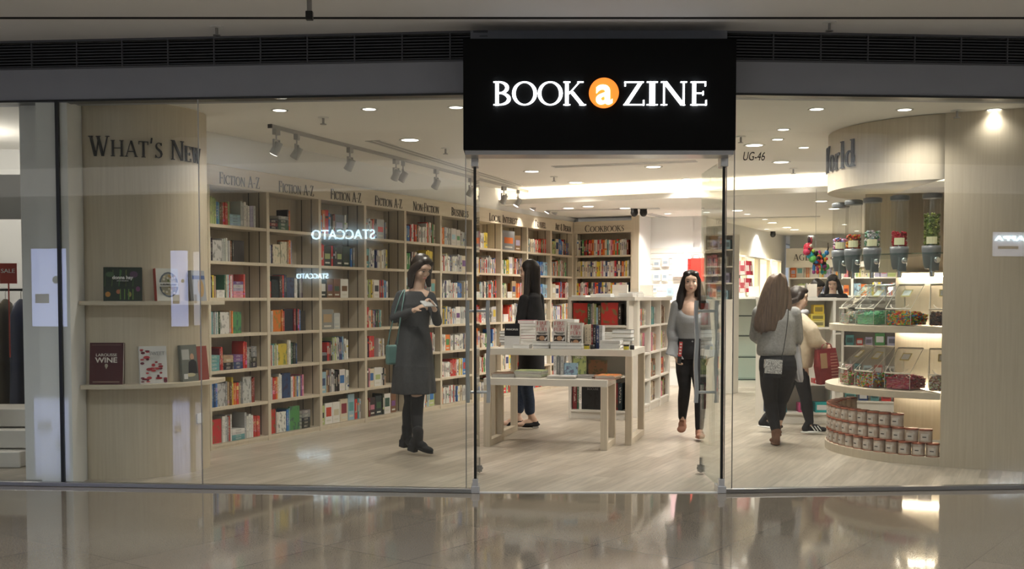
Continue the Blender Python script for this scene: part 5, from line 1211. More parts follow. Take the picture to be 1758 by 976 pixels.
for i, (x_, z_, w_, h_, c_, nm) in enumerate(((.40, 1.06, .12, .09, (.6, .5, .06), 'yellow gift box, upper shelf left'), (.54, 1.06, .15, .07, (.6, .52, .2), 'cream-yellow gift box, bottom of the right pile'), (.54, 1.132, .15, .07, (.62, .5, .08), 'yellow gift box, middle of the right pile'), (.57, 1.204, .11, .10, (.6, .42, .04), 'deep yellow gift box, top of the right pile'), (.06, .12, .12, .16, (.05, .12, .35), 'blue gift box on the floor shelf at left'), (.19, .12, .1, .1, (.03, .25, .3), 'teal gift box on the floor shelf at left'), (.42, .12, .14, .10, (.5, .08, .2), 'pink gift box on the floor shelf'), (.60, .12, .14, .11, (.02, .28, .28), 'teal gift box on the floor shelf at right'), (.06, .44, .1, .13, (.1, .3, .12), 'green gift box on the middle shelf'), (.58, .44, .12, .05, (.45, .05, .05), 'red gift box on the middle shelf'))):
    boxed(F2, x_, .04, z_, w_, .16, h_, c_, nm+' of the unit behind the women')
F3 = cabinet(Vector((2.78, 17.2, 0)), math.radians(-3), 1.30, .4, 1.40, (.12, .47, .80, 1.11), 'white display cabinet with dark-edged glass shelves behind the right door', True)
F4 = cabinet(Vector((4.05, 13.6, 0)), math.radians(-18), .95, .4, 1.30, (.12, .45, .80, 1.08), 'white shelf unit seen through the sweet display')
for z in (.12, .45, .80, 1.08):
    x_ = .05
    while x_ < .8:
        w_ = RB.uniform(.07, .14); boxed(F4, x_, .04, z, w_, .14, RB.uniform(.08, .17), jit(CT[RB.choice(['navy', 'green', 'pink', 'white', 'teal', 'red', 'lilac', 'pale blue'])], RB), 'small boxed gift on the white unit seen through the sweet display', grp='gifts on the unit behind the sweets'); x_ += w_+.03
# low counter with the two staff behind it
F5 = cabinet(Vector((4.05, 15.2, 0)), math.radians(-10), 2.3, .5, 1.38, (.12, .5, .9), 'long white counter in front of the staff at the rear right')
for i, (px, w_, h_, c_) in enumerate(((1271, .17, .17, 0), (1296, .16, .16, 0))):
    p = onz(px, 505, 1.40); P = ony(px, 505, 17.3); card_box(Vector((P.x, 17.35, 1.401)), 0, w_, h_, 'blank cream card block on the glass-shelved cabinet, %s one' % ('left', 'right')[i])
P = ony(1396, 505, 15.15); card_box(Vector((P.x, 15.2, 1.381)), math.radians(-10), .13, .19, 'blank cream card block on the staff counter', d=.02)
card_box(ony(1377, 505, 15.15)*1.0+Vector((0, .1, 0)) if 0 else Vector((ony(1374, 505, 15.3).x, 15.35, 1.381)), math.radians(-10), .14, .17, 'blank cream card block behind the women heads on the staff counter', d=.02)
P = ony(1338, 500, 15.6); card_box(Vector((3.78, 16.2, 1.401)), 0, .16, .18, 'tall cream card block behind the long-haired woman', d=.06) if 0 else None
# red card spinner on the glass-shelved cabinet
P = ony(1273, 503, 17.4); e = empty('card_rack', (P.x, 17.55, 1.401), 0, 'wire rack of dark red cards and envelopes on the glass-shelved cabinet', 'card rack')
m = MB(); m.cyl((0, 0, 0), (0, 0, .62), .012); m.cyl((0, 0, 0), (0, 0, .015), .14, n=20)
for z in (.06, .33):
    for a_ in range(8): q = 2*PI*a_/8; m.tube([(.0, 0, z), (.2*math.cos(q), .2*math.sin(q), z+.02)], .004, 5)
m.build('rack_frame', 'white_plastic', e)
for z in (.07, .34):
    for a_ in range(7):
        q = PI+PI*(a_+.5)/7; m = MB(); c = (.36, .03, .05) if (a_+int(z*10)) % 3 else (.5, .42, .38)
        T = Matrix.Translation((.21*math.cos(q), .21*math.sin(q), z)) @ Matrix.Rotation(q+PI/2, 4, 'Z') @ Matrix.Rotation(-.12, 4, 'X')
        m.box(-.055, .055, 0, .025, 0, .22, 0, c, T); m.box(-.03, .03, -.002, 0, .06, .15, 0, (.55, .45, .42) if c[0] < .4 and c[1] < .1 else (.3, .05, .06), T); m.build('card_pocket', 'tinted', e)
T = Matrix.Rotation(-.12, 4, 'Y'); m = MB(); m.box(-.10, .03, -.02, 0, .60, .82, 0, (.34, .05, .06), T); m.box(-.08, .01, -.022, -.02, .74, .765, 0, (.5, .35, .33), T); m.box(-.07, .0, -.022, -.02, .655, .675, 0, (.5, .35, .33), T); m.build('header_card', 'tinted', e)
# glass gift tower between door and gift wall
P = ony(1232, 500, 16.1); TP = Vector((P.x-.2, 16.1, 0)); e = empty('gift_tower', TP, RZ_V, 'tall shelf tower of small gifts seen beside the right door', 'shelf unit')
for x_ in (0, .42): m = MB(); m.box(x_, x_+.02, 0, .30, 1.36, 2.3); m.build('side_panel', 'white_laminate', e)
m = MB(); m.box(0, .44, 0, .30, 0, 1.36); m.build('base_cabinet', 'white_laminate', e)
m = MB(); m.box(.02, .42, .28, .30, 1.36, 2.3); m.build('back_panel', 'white_laminate', e)
for z in (1.60, 1.84, 2.08, 2.3): m = MB(); m.box(.02, .42, 0, .28, z-.02, z); m.build('shelf', 'white_laminate', e)
FT = frame(TP, RZ_V)
for z in (1.36, 1.60, 1.84, 2.08):
    x_ = .03
    while x_ < .34:
        w_ = RB.uniform(.05, .09); boxed(FT, x_, .03, z, w_, .1, RB.uniform(.1, .17), jit(CT[RB.choice(['pale blue', 'lilac', 'pale grey', 'teal', 'pink', 'white', 'pale blue', 'lilac'])], RB), 'small boxed gift in the tall tower beside the right door', grp='gifts in the tall tower'); x_ += w_+.012
# rack with a big red poster low behind the door
m = MB(); m.box(0, .20, 0, .012, 0, .45, 0, (.45, .04, .04)); m.box(.07, .13, -.003, 0, .12, .2, 0, (.6, .5, .45)); P = ony(1216, 562, 15.6)
o = m.build('red_board', 'tinted', loc=(P.x, 15.6, P.z)); 
bpy.data.objects.remove(o)
# colourful hanging toy
P = ony(1400, 440, 12.9); e = empty('hanging_toy', P, .3, 'bright patchwork donkey toy hanging from the ceiling beside the dispensers', 'toy')
def blobs(nm, L, par=e):
    m = MB()
    for (c, r, col) in L: m.ell(c, r, n=12, k=7, col=col)
    return m.build(nm, 'tinted', par)
blobs('head', [((-.10, 0, .10), (.055, .05, .06), (.55, .03, .06)), ((-.13, -.02, .05), (.045, .04, .04), (.5, .04, .10)), ((-.09, -.04, .12), .022, (.6, .5, .4)), ((-.115, -.045, .085), .012, (.02, .02, .02))])
blobs('ear', [((-.09, 0, .19), (.014, .02, .04), (.05, .02, .03))]); blobs('ear', [((-.06, 0, .185), (.014, .02, .04), (.3, .03, .05))])
blobs('neck', [((-.07, 0, .02), (.05, .045, .05), (.02, .3, .4)), ((-.05, -.02, -.03), (.045, .045, .045), (.1, .4, .08)), ((-.06, -.045, .06), .02, (.3, .5, .05))])
cc = [(.6, .15, .02), (.45, .03, .2), (.1, .35, .08), (.02, .15, .4), (.6, .35, .03), (.5, .03, .03), (.03, .3, .35), (.2, .03, .15), (.55, .1, .1), (.1, .4, .1)]
blobs('body', [((RB.uniform(-.03, .13), RB.uniform(-.05, .03), RB.uniform(-.12, .06)), (RB.uniform(.012, .04), RB.uniform(.012, .03), RB.uniform(.012, .04)), (cc+[(.01, .01, .012)]*4)[i % 14]) for i in range(60)])
for x_, c_ in ((-.02, 3), (.03, 1), (.09, 2), (.13, 5)): blobs('leg', [((x_, 0, -.13), (.018, .018, .05), cc[c_]), ((x_, 0, -.18), (.02, .02, .025), cc[(c_+4) % 10])])
m = MB(); m.tube([(.14, 0, .02), (.17, 0, .10), (.165, 0, .16)], [.008, .01, .006], 6, col=(.02, .02, .02)); m.build('tail', 'tinted', e)
m = MB(); m.tube([(0, 0, .05), (0, 0, CZ2-P.z)], .002, 5, col=(.4, .4, .4)); m.build('cord', 'tinted', e)

# unseen spots added to brighten the rear rooms
def added_spot(x, y, pw, z=CZ2, label='added downlight brightening the rear gift wall'):
    downlight(pos=Vector((x, y, z)), z=z, r=.05, power=pw, label=label, col=(1, .94, .86))
a = sw+V*.5-U*.7; added_spot(a.x, a.y, 150); a = sw+V*1.1-U*.7; added_spot(a.x, a.y, 150, label='second added downlight brightening the rear gift wall')
a = sr+V*1.5-U*1.2; added_spot(a.x, a.y, 170, label='added downlight brightening the AGES shelves'); a = sr+V*3.5-U*1.2; added_spot(a.x, a.y, 170, label='added downlight at the far right brightening the rear shelves')
a = sc+U*3-V*(-1.6); added_spot(a.x, a.y, 120, label='added downlight before the glowing niches')
# ================================================================ PEOPLE
noisy('skin', (.63, .43, .325), (.67, .46, .35), nscale=20, rough=.5)
noisy('hair_black', (.008, .006, .006), (.022, .016, .014), (60, 60, 2), 3, .38, 3, bump=.3)
noisy('hair_darkbrown', (.014, .009, .007), (.035, .022, .016), (60, 60, 2), 3, .38, 3, bump=.3)
noisy('hair_brown', (.06, .038, .027), (.15, .10, .07), (50, 50, 1.5), 3, .42, 3, bump=.3)
noisy('wool_grey', (.045, .046, .05), (.06, .062, .066), nscale=60, rough=.9, bump=.2)
noisy('knit_grey', (.24, .25, .26), (.30, .31, .32), (90, 90, 20), 4, .9, bump=.2)
noisy('sweater_grey', (.23, .225, .22), (.30, .295, .285), nscale=50, rough=.95, bump=.3)
noisy('cloth_black', (.008, .008, .010), (.014, .014, .017), nscale=20, rough=.85)
noisy('denim', (.02, .032, .06), (.035, .05, .085), nscale=60, rough=.9)
noisy('cream_fleece', (.56, .47, .34), (.64, .55, .42), nscale=30, rough=.95, bump=.4)
noisy('suede_tan', (.32, .15, .10), (.38, .19, .13), nscale=30, rough=.9)
noisy('suede_brown', (.16, .08, .05), (.20, .105, .07), nscale=30, rough=.9)
noisy('cloth_pale', (.42, .42, .45), (.48, .48, .5), nscale=10, rough=.9)
noisy('bag_teal', (.10, .20, .19), (.13, .25, .235), nscale=12, rough=.5)
noisy('bag_red', (.17, .02, .025), (.24, .035, .035), nscale=12, rough=.5)
mat('lip', (.42, .165, .14), .45); mat('brow', (.05, .035, .028), .6); mat('eye_dark', (.012, .008, .007), .25); mat('eye_white', (.6, .57, .54), .35); mat('silver', (.45, .45, .45), .3, .8); mat('phone_white', (.62, .64, .66), .3)
def v3(p): return Vector(p)
class Person:
    def __init__(s, name, base, label, scale, cx, by, group=None):
        """cx, by: picture column and row of the point between the feet; scale: pixels per metre there"""
        s.e = empty('person', base, 0, label, 'person'); s.k = scale; s.cx = cx; s.by = by
    def p(s, px, py, y=0): return Vector(((px-s.cx)/s.k, y, (s.by-py)/s.k))
    def head(s, c, yaw, pitch, sz=1.0, hair='hair_black', face=True, roll=0):
        R = Matrix.Rotation(yaw, 3, 'Z') @ Matrix.Rotation(pitch, 3, 'X') @ Matrix.Rotation(roll, 3, 'Y'); s.R = R; s.hc = c; s.hs = sz
        q = lambda *a: c+R@(Vector(a)*sz)
        b = s.body
        b.ell(q(0, .010, .025), (.072*sz, .090*sz, .088*sz), R, 18, 12)          # skull
        b.ell(q(0, -.020, -.033), (.062*sz, .060*sz, .070*sz), R, 16, 10)        # face
        b.ell(q(0, -.048, -.086), (.028*sz, .026*sz, .022*sz), R)                # chin
        b.ell(q(0, -.028, -.060), (.050*sz, .045*sz, .040*sz), R)                # jaw
        for sd in (-1, 1):
            b.ell(q(sd*.034, -.058, -.028), (.022*sz, .020*sz, .022*sz), R)      # cheek
            b.ell(q(sd*.074, .006, -.015), (.010*sz, .018*sz, .028*sz), R)       # ear
        b.limb([(q(0, -.076, .006), .0085*sz), (q(0, -.0855, -.024), .0105*sz)], 8); b.ell(q(0, -.083, -.030), (.0165*sz, .011*sz, .0085*sz), R)   # nose
        b.ell(q(0, -.066, .034), (.054*sz, .022*sz, .026*sz), R); b.ell(q(0, -.072, -.060), (.026*sz, .014*sz, .016*sz), R)
        if face:
            for sd in (-1, 1):
                m = MB(); m.ell(q(sd*.031, -.0765, .002), (.0135*sz, .007*sz, .0048*sz), R, 12, 6); ey = m.build('eye', 'eye_white', s.e)
                m = MB(); m.ell(q(sd*.031, -.0812, .002), (.0062*sz, .004*sz, .0050*sz), R, 10, 6); m.build('iris', 'eye_dark', ey)
                m = MB(); m.limb([(q(sd*.046, -.0735, .006), .0014*sz), (q(sd*.031, -.0822, .0078), .0018*sz), (q(sd*.018, -.0785, .0045), .0014*sz)], 6); m.build('eyelash', 'eye_dark', ey)
                m = MB(); m.limb([(q(sd*.046, -.074, .021), .0016*sz), (q(sd*.034, -.083, .0255), .0024*sz), (q(sd*.018, -.084, .022), .0020*sz)], 6); m.build('eyebrow', 'brow', s.e)
            m = MB(); m.ell(q(0, -.0865, -.056), (.019*sz, .007*sz, .0042*sz), R, 12, 6); m.ell(q(0, -.0858, -.063), (.0155*sz, .007*sz, .005*sz), R, 12, 6); m.build('lips', 'lip', s.e)
        return q
    def hand(s, w, d, up, side, curl=.6, sz=1.0):
        """w wrist, d pointing direction, up back-of-hand normal, side: direction of the thumb"""
        b = s.body; d = v3(d).normalized(); n = v3(up); n = (n-d*n.dot(d)).normalized(); t = d.cross(n).normalized()
        if t.dot(v3(side)) < 0: t = -t
        R = Matrix((t, d, n)).transposed()
        b.limb([(w, .021*sz), (w+d*.035*sz, .020*sz)], 10)
        b.ell(w+d*.058*sz, (.038*sz, .046*sz, .016*sz), R, 14, 9)
        for i, (o, l) in enumerate(((.027, .070), (.009, .078), (-.009, .073), (-.026, .058))):
            p0 = w+(d*.092+t*o)*sz; a1 = curl*.5; d1 = d*math.cos(a1)-n*math.sin(a1); d2 = d*math.cos(a1+curl)-n*math.sin(a1+curl); d3 = d*math.cos(a1+curl*1.8)-n*math.sin(a1+curl*1.8)
            p1 = p0+d1*l*.42*sz; p2 = p1+d2*l*.32*sz; p3 = p2+d3*l*.26*sz
            b.limb([(p0-d*.012, .0095*sz), (p1, .0088*sz), (p2, .008*sz), (p3, .0068*sz)], 8)
        p0 = w+(d*.030+t*.026)*sz; d1 = (d*.7+t*.7-n*.25*curl).normalized(); p1 = p0+d1*.038*sz; d2 = (d*.9+t*.2-n*.5*curl).normalized(); p2 = p1+d2*.032*sz
        b.limb([(p0, .012*sz), (p1, .010*sz), (p2, .0085*sz)], 8)
    def done(s, vox=.0075): s.bo = s.body.build('body', 'skin', s.e, voxel=vox, smooth_it=3); return s.bo
    def cloth(s, name, mb, m_, vox=.010, it=5): return mb.build(name, m_, s.e, voxel=vox, smooth_it=it)
def torso_loft(m, pts, n=28):   # (centre, rx, ry, yaw)
    R = []
    for c, rx, ry, yw in pts:
        R.append([c+Vector((rx*math.cos(a)*math.cos(yw)-ry*math.sin(a)*math.sin(yw), rx*math.cos(a)*math.sin(yw)+ry*math.sin(a)*math.cos(yw), 0)) for a in [2*PI*i/n for i in range(n)]])
    m.skin(R)
def dress_loft(m, pts, n=48):
    R = []
    for c, rx, ry, yw, fo, ph in pts:
        r = []
        for i in range(n):
            a = 2*PI*i/n; f = 1+fo*math.cos(6*a+ph)+fo*.5*math.cos(11*a)
            r.append(c+Vector((rx*f*math.cos(a)*math.cos(yw)-ry*f*math.sin(a)*math.sin(yw), rx*f*math.cos(a)*math.sin(yw)+ry*f*math.sin(a)*math.cos(yw), 0)))
        R.append(r)
    m.skin(R)
def hair_cap(q, sz, m, back=0.0):
    R = q.R
def foot(m, ankle, toe_dir, L=.235, lift=0, w=.042, h=.055, heel=0.0):
    """closed shoe: ankle point, horizontal toe direction, lift: heel raised (radians)"""
    d = v3(toe_dir).normalized(); up = Vector((0, 0, 1)); sd = d.cross(up)
    dd = d*math.cos(lift)-up*math.sin(lift); uu = up*math.cos(lift)+d*math.sin(lift); R = Matrix((sd, dd, uu)).transposed()
    heelp = ankle-uu*(.075)-dd*.035
    m.ell(heelp+uu*.03+dd*.0, (w*.78, .045, .042), R, 14, 9); m.ell(heelp+dd*.075+uu*.034, (w*.85, .075, .040), R, 14, 9); m.ell(heelp+dd*.15+uu*.018, (w, .062, .026), R, 14, 9)
    m.limb([(ankle+up*.03, .038), (heelp+uu*.045, .036)], 12)
    return heelp, dd, uu, sd, R

# ---- 1. woman in the grey dress looking at her phone
P1 = Person('a', Vector((-.874, 9.86, 0)), 'woman in a grey knee-length dress looking at her phone beside the fiction shelves', 191, 712, 777)
yw = math.radians(38); b = P1.body = MB(); fwd = Vector((math.sin(yw), -math.cos(yw), 0)); lft = Vector((math.cos(yw), math.sin(yw), 0))
H0 = P1.p(726, 463, -.03); q = P1.head(H0, math.radians(40), math.radians(27), 1.0)
neck = P1.p(719, 497, .02); sL = P1.p(690, 510, .02); sR = P1.p(740, 512, .0)
b.limb([(H0+Vector((-.01, .03, -.05)), .048), (neck+Vector((0, 0, -.03)), .05)], 14); b.limb([(sL, .045), (neck+Vector((0, 0, -.05)), .06), (sR, .045)], 12)
ch = P1.p(712, 530, .02); b.ell(ch, (.14, .09, .16)); hip = P1.p(710, 590, .03); b.ell(hip, (.15, .10, .14)); b.limb([(ch, .1), (hip, .11)], 14)
eL = P1.p(680, 548, -.04); wL = P1.p(716, 534, -.20); eR = P1.p(753, 553, -.08); wR = P1.p(751, 533, -.26)
b.limb([(sL, .042), (eL, .036), (wL, .023)], 12); b.limb([(sR, .042), (eR, .036), (wR, .023)], 12)
P1.hand(wL, (.8, -.35, .45), (-.5, -.3, .8), (0, -1, .6), .9, .95); P1.hand(wR, (-.35, -.2, .75), (.7, .5, .3), (-.2, -1, .2), 1.0, .95)
kL = P1.p(706, 690, .02); aL = P1.p(699, 752, .04); kR = P1.p(718, 690, -.05); aR = P1.p(721, 754, -.18)
b.limb([(P1.p(702, 615, .03), .085), (kL, .055), (P1.p(701, 712, .045), .052), (aL, .034)], 14); b.limb([(P1.p(722, 615, .02), .085), (kR, .055), (P1.p(717, 714, -.06), .052), (aR, .034)], 14)
P1.done()
m = MB(); dress_loft(m, [(P1.p(716, 502, .015), .085, .065, .3, 0, 0), (P1.p(715, 508, .015), .135, .085, .3, 0, 0), (P1.p(713, 525, .01), .165, .115, .35, 0, 0), (P1.p(712, 545, .015), .145, .105, .4, .0, 0), (P1.p(712, 562, .02), .135, .105, .4, .01, 0), (P1.p(711, 590, .02), .165, .135, .4, .02, .5), (P1.p(711, 630, .01), .180, .165, .4, .035, .9), (P1.p(712, 655, .0), .185, .175, .4, .06, 1.2), (P1.p(712, 676, .0), .190, .18, .4, .075, 1.4)])
m.limb([(P1.p(700, 505, .02), .03), (sL, .052), (P1.p(683, 530, -.01), .049), (eL, .045), (wL-(wL-eL)*.12, .034)], 14); m.limb([(P1.p(732, 506, .01), .03), (sR, .050), (eR, .045), (wR-(wR-eR)*.12, .034)], 14)
P1.cloth('dress', m, 'wool_grey', .009, 4)
m = MB(); m.limb([(P1.p(703, 640, .03), .07), (kL, .060), (P1.p(701, 712, .045), .057), (aL, .040)], 14); m.limb([(P1.p(722, 640, .02), .07), (kR, .060), (P1.p(717, 714, -.06), .057), (aR, .040)], 14); P1.cloth('leggings', m, 'cloth_black', .008, 3)
for (a_, dr, lf) in ((aL, (.55, -.6, 0), 0), (aR, (.9, -.5, 0), .1)):
    m = MB(); a2 = a_+Vector((0, 0, -.0)); hp, dd, uu, sd, R_ = foot(m, a2+Vector((0, 0, .02)), dr, lift=lf+.12); m.limb([(a2+Vector((0, 0, .09)), .050), (a2, .045)], 14)
    m.skin([[hp+dd*x_+sd*y_*.036+uu*z_ for x_, y_ in ((-.035, -1), (.04, -.9), (.04, .9), (-.035, 1))] for z_ in (-.045, .02)], smooth=False)
    m.ell(hp+dd*.13-uu*.003, (.04, .09, .014), R_); P1.cloth('boot', m, 'cloth_black', .006, 2)
m = MB(); R_ = P1.R; c = H0
m.ell(q(0, .022, .035), (.084, .096, .092), R_, 20, 12)
for sd in (-1, 1):
    pts = [q(sd*.055, -.035, .06), q(sd*.082, .0, .0), q(sd*.088, .01, -.06)]; e3 = pts[-1]+Vector((sd*.012, 0, -.10))
    m.limb([(pts[0], .030), (pts[1], .034), (pts[2], .036), (e3, .024)], 10)
m.limb([(q(0, .06, .0), .07), (q(0, .075, -.08), .06), (P1.p(712, 503, .05), .045), (P1.p(708, 512, .05), .03)], 12); m.ell(q(.0, -.045, .098), (.05, .04, .022), R_)
P1.cloth('hair', m, 'hair_darkbrown', .007, 4)
m = MB(); T = Matrix.Translation(P1.p(742, 523, -.33)) @ Matrix.Rotation(yw+.2, 4, 'Z') @ Matrix.Rotation(-.9, 4, 'X'); m.box(-.075, .075, -.005, .005, -.036, .036, T=T); ph = m.build('phone', 'phone_white'); ph.location = P1.e.location; tag(ph, 'white smartphone held by the woman in the grey dress', 'phone')
be = empty('shoulder_bag', P1.e.location, 0, 'small teal shoulder bag hanging beside the woman in the grey dress', 'bag')
m = MB(); c = P1.p(676, 609, -.06); T = Matrix.Translation(c) @ Matrix.Rotation(.5, 4, 'Z'); m.box(-.058, .058, -.03, .03, -.09, .085, T=T); m.build('bag_body', 'bag_teal', be, bevel=.018)
m = MB(); m.tube([c+Vector((-.04, 0, .08)), P1.p(673, 570, -.07), P1.p(681, 540, -.075), P1.p(690, 512, -.07), P1.p(695, 500, -.01), P1.p(694, 503, .06)], .006, 6); m.tube([c+Vector((.045, 0, .08)), P1.p(688, 575, -.13), P1.p(692, 545, -.13), P1.p(697, 512, -.10), P1.p(697, 500, -.01)], .006, 6); m.build('strap', 'bag_teal', be)

# ---- 2. woman in black with long straight hair, seen from behind the table
P2 = Person('b', Vector((.20, 11.72, 0)), 'woman in black with long straight black hair browsing behind the tall table', 161.5, 910, 737)
b = P2.body = MB(); H0 = P2.p(906, 469, .02); q = P2.head(H0, math.radians(-100), math.radians(8), 1.0)
neck = P2.p(911, 500, .02); sF = P2.p(898, 517, -.14); sB = P2.p(924, 514, .14); ch = P2.p(911, 540, .0); hip = P2.p(908, 602, 0)
b.limb([(H0+Vector((.01, .0, -.05)), .05), (neck, .05), (ch, .07)], 14); b.ell(ch, (.11, .15, .17)); b.ell(hip, (.11, .16, .13)); b.limb([(ch, .1), (hip, .11)])
eF = P2.p(890, 560, -.16); wF = P2.p(876, 583, -.16); b.limb([(sF, .045), (eF, .037), (wF, .024)], 12); P2.hand(wF, (-.9, 0, -.3), (0, 0, 1), (0, 1, 0), .5, .95)
eB = P2.p(928, 562, .16); wB = P2.p(918, 596, .10); b.limb([(sB, .045), (eB, .037), (wB, .024)], 12); P2.hand(wB, (-.5, 0, -.7), (.5, .5, .5), (0, -1, 0), .5, .95)
kA = P2.p(903, 668, -.05); aA = P2.p(905, 722, -.06); kB = P2.p(893, 665, .10); aB = P2.p(886, 722, .14)
aA = P2.p(911, 720, -.06)
b.limb([(P2.p(909, 610, -.07), .09), (kA, .058), (P2.p(906, 688, -.055), .053), (aA, .032)], 14); b.limb([(P2.p(907, 610, .08), .09), (kB, .058), (P2.p(893, 690, .12), .052), (aB, .032)], 14)
for (a_, t_) in ((aA, (-1, -.35, 0)), (aB, (-1, -.1, 0))): foot(b, a_+Vector((0, 0, .0)), t_, w=.036)
P2.done()
m = MB(); torso_loft(m, [(P2.p(912, 505, .01), .06, .07, 0), (P2.p(912, 512, .0), .09, .17, .1), (P2.p(912, 540, 0), .125, .185, .1), (P2.p(911, 575, 0), .125, .17, .1), (P2.p(911, 605, 0), .135, .18, .1), (P2.p(911, 640, 0), .140, .185, .1), (P2.p(911, 646, 0), .138, .18, .1)])
m.limb([(sF, .056), (eF, .050), (wF-(wF-eF)*.1, .04)], 12); m.limb([(sB, .056), (eB, .050), (wB-(wB-eB)*.1, .04)], 12); P2.cloth('tunic', m, 'cloth_black', .010, 4)
m = MB(); m.limb([(P2.p(909, 620, -.07), .09), (kA, .068), (P2.p(907, 690, -.055), .062), (P2.p(908, 706, -.06), .056)], 14); m.limb([(P2.p(905, 620, .08), .09), (kB, .068), (P2.p(892, 690, .12), .062), (P2.p(890, 706, .13), .056)], 14); P2.cloth('jeans', m, 'denim', .008, 3)
for (a_, t_) in ((aA, (-1, -.35, 0)), (aB, (-1, -.1, 0))):
    m = MB(); d = v3(t_).normalized(); hp, dd, uu, sd, R_ = foot(MB(), a_, t_); m.ell(hp+dd*.06+uu*.012, (.042, .125, .030), R_, 16, 9); m.ell(hp+dd*0+uu*.026, (.038, .045, .045), R_); P2.cloth('flat_shoe', m, 'cloth_black', .006, 2)
    m = MB(); m.box(-.03, .03, -.035, .03, -.022, -.006, T=Matrix.Translation(hp) @ R_.to_4x4()); m.build('heel_trim', 'silver', P2.e)
m = MB(); m.ell(q(0, .025, .035), (.086, .098, .094), P2.R, 20, 12)
m.limb([(q(0, .05, .02), .082), (P2.p(914, 495, .02), .078), (P2.p(916, 530, .03), .075), (P2.p(916, 560, .03), .06), (P2.p(914, 585, .02), .035)], 14)
m.limb([(q(.07, .0, .0), .035), (P2.p(903, 505, -.09), .036), (P2.p(900, 535, -.12), .034), (P2.p(895, 556, -.15), .018)], 10)
m.limb([(q(-.07, .0, .0), .035), (P2.p(915, 505, .1), .036), (P2.p(922, 545, .13), .04), (P2.p(926, 572, .13), .02)], 10)
P2.cloth('hair', m, 'hair_black', .008, 5)

# ---- 3. woman in grey top walking towards the doorway
P3 = Person('c', Vector((1.745, 10.80, 0)), 'young woman in a grey bell-sleeved top and black trousers walking toward the door', 176, 1185, 757)
b = P3.body = MB(); H0 = P3.p(1184.5, 487, -.01); q = P3.head(H0, math.radians(-8), math.radians(0), 1.0)
b.ell(P3.p(1185, 540, -.012), (.10, .088, .11)); neck = P3.p(1184, 510, .02); sA = P3.p(1160, 527, .01); sB = P3.p(1208, 525, .03); ch = P3.p(1185, 545, .01); hip = P3.p(1185, 598, .02)
b.limb([(H0+Vector((0, .02, -.05)), .047), (neck, .048), (neck+Vector((0, .01, -.05)), .06)], 14); b.limb([(sA, .045), (neck+Vector((0, .01, -.055)), .062), (sB, .045)], 12)
b.ell(ch, (.13, .09, .14)); b.ell(P3.p(1185, 604, .02), (.125, .085, .09)); b.limb([(ch, .085), (hip, .08)], 14)
eA = P3.p(1152, 572, .03); wA = P3.p(1158, 606, -.06); eB = P3.p(1214, 570, .06); wB = P3.p(1213, 608, -.02)
b.limb([(sA, .042), (eA, .034), (wA, .022)], 12); b.limb([(sB, .042), (eB, .034), (wB, .022)], 12)
P3.hand(wA, (.1, -.35, -.9), (-1, -.2, 0), (.2, -1, 0), .6, .95); P3.hand(wB, (-.05, -.3, -.9), (1, -.2, 0), (-.2, -1, 0), .5, .95)
kA = P3.p(1176, 668, .02); aA = P3.p(1177, 726, .20); kB = P3.p(1198, 668, -.12); aB = P3.p(1198, 738, -.10)
b.limb([(P3.p(1175, 612, .03), .088), (kA, .056), (P3.p(1176, 690, .09), .053), (aA, .032)], 14); b.limb([(P3.p(1195, 612, .02), .088), (kB, .056), (P3.p(1199, 692, -.11), .053), (aB, .032)], 14)
P3.done()
m = MB(); R_ = []
for (c, rx, ry, dr) in ((P3.p(1185, 594, .015), .120, .090, 0), (P3.p(1185, 588, .015), .122, .094, 0), (P3.p(1185, 575, .01), .124, .098, 0), (P3.p(1185, 556, .0), .145, .118, .0), (P3.p(1185, 545, .0), .150, .112, .015), (P3.p(1185, 535, .005), .142, .100, .05), (P3.p(1185, 529, .01), .115, .080, .085), (P3.p(1185, 528, .015), .075, .055, .085)):
    R_.append([c+Vector((rx*math.cos(a), ry*math.sin(a), -dr*max(0, -math.sin(a))**1.5)) for a in [2*PI*i/36 for i in range(36)]])
m.skin(R_)
for (s1, e1, w1, sg_) in ((sA, eA, wA, -1), (sB, eB, wB, 1)):
    m.limb([(P3.p(1185+sg_*17, 524, .03), .042), (s1+Vector((0, 0, .0)), .054), (e1, .047), (e1+(w1-e1)*.35, .052)], 12)
    R_ = []
    for k_ in range(6):
        t_ = k_/5; c = e1+(w1+Vector((sg_*.012, 0, -.05))-e1)*(.3+.7*t_); r = .045+.05*t_*t_
        R_.append([c+Vector((r*(1+.06*t_*math.cos(5*a))*math.cos(a), r*.9*math.sin(a), .03*t_*math.cos(a)*sg_)) for a in [2*PI*i/24 for i in range(24)]])
    m.skin(R_)
P3.cloth('top', m, 'knit_grey', .008, 4)
m = MB(); torso_loft(m, [(P3.p(1185, 583, .015), .128, .100, 0), (P3.p(1185, 595, .02), .142, .110, 0), (P3.p(1185, 608, .02), .155, .118, 0), (P3.p(1185, 618, .02), .155, .11, 0)])
m.limb([(P3.p(1175, 616, .02), .09), (P3.p(1174, 640, .02), .078), (kA, .060), (P3.p(1176, 690, .09), .058), (aA+Vector((0, 0, .02)), .042)], 14); m.limb([(P3.p(1196, 616, .0), .09), (P3.p(1197, 640, -.05), .078), (kB, .060), (P3.p(1199, 692, -.11), .058), (aB+Vector((0, 0, .02)), .042)], 14)
P3.cloth('trousers', m, 'cloth_black', .008, 3)
m = MB(); m.cyl(P3.p(1185, 588, -.105), P3.p(1185, 588, -.11), .008, n=12); m.build('button', 'silver', P3.e)
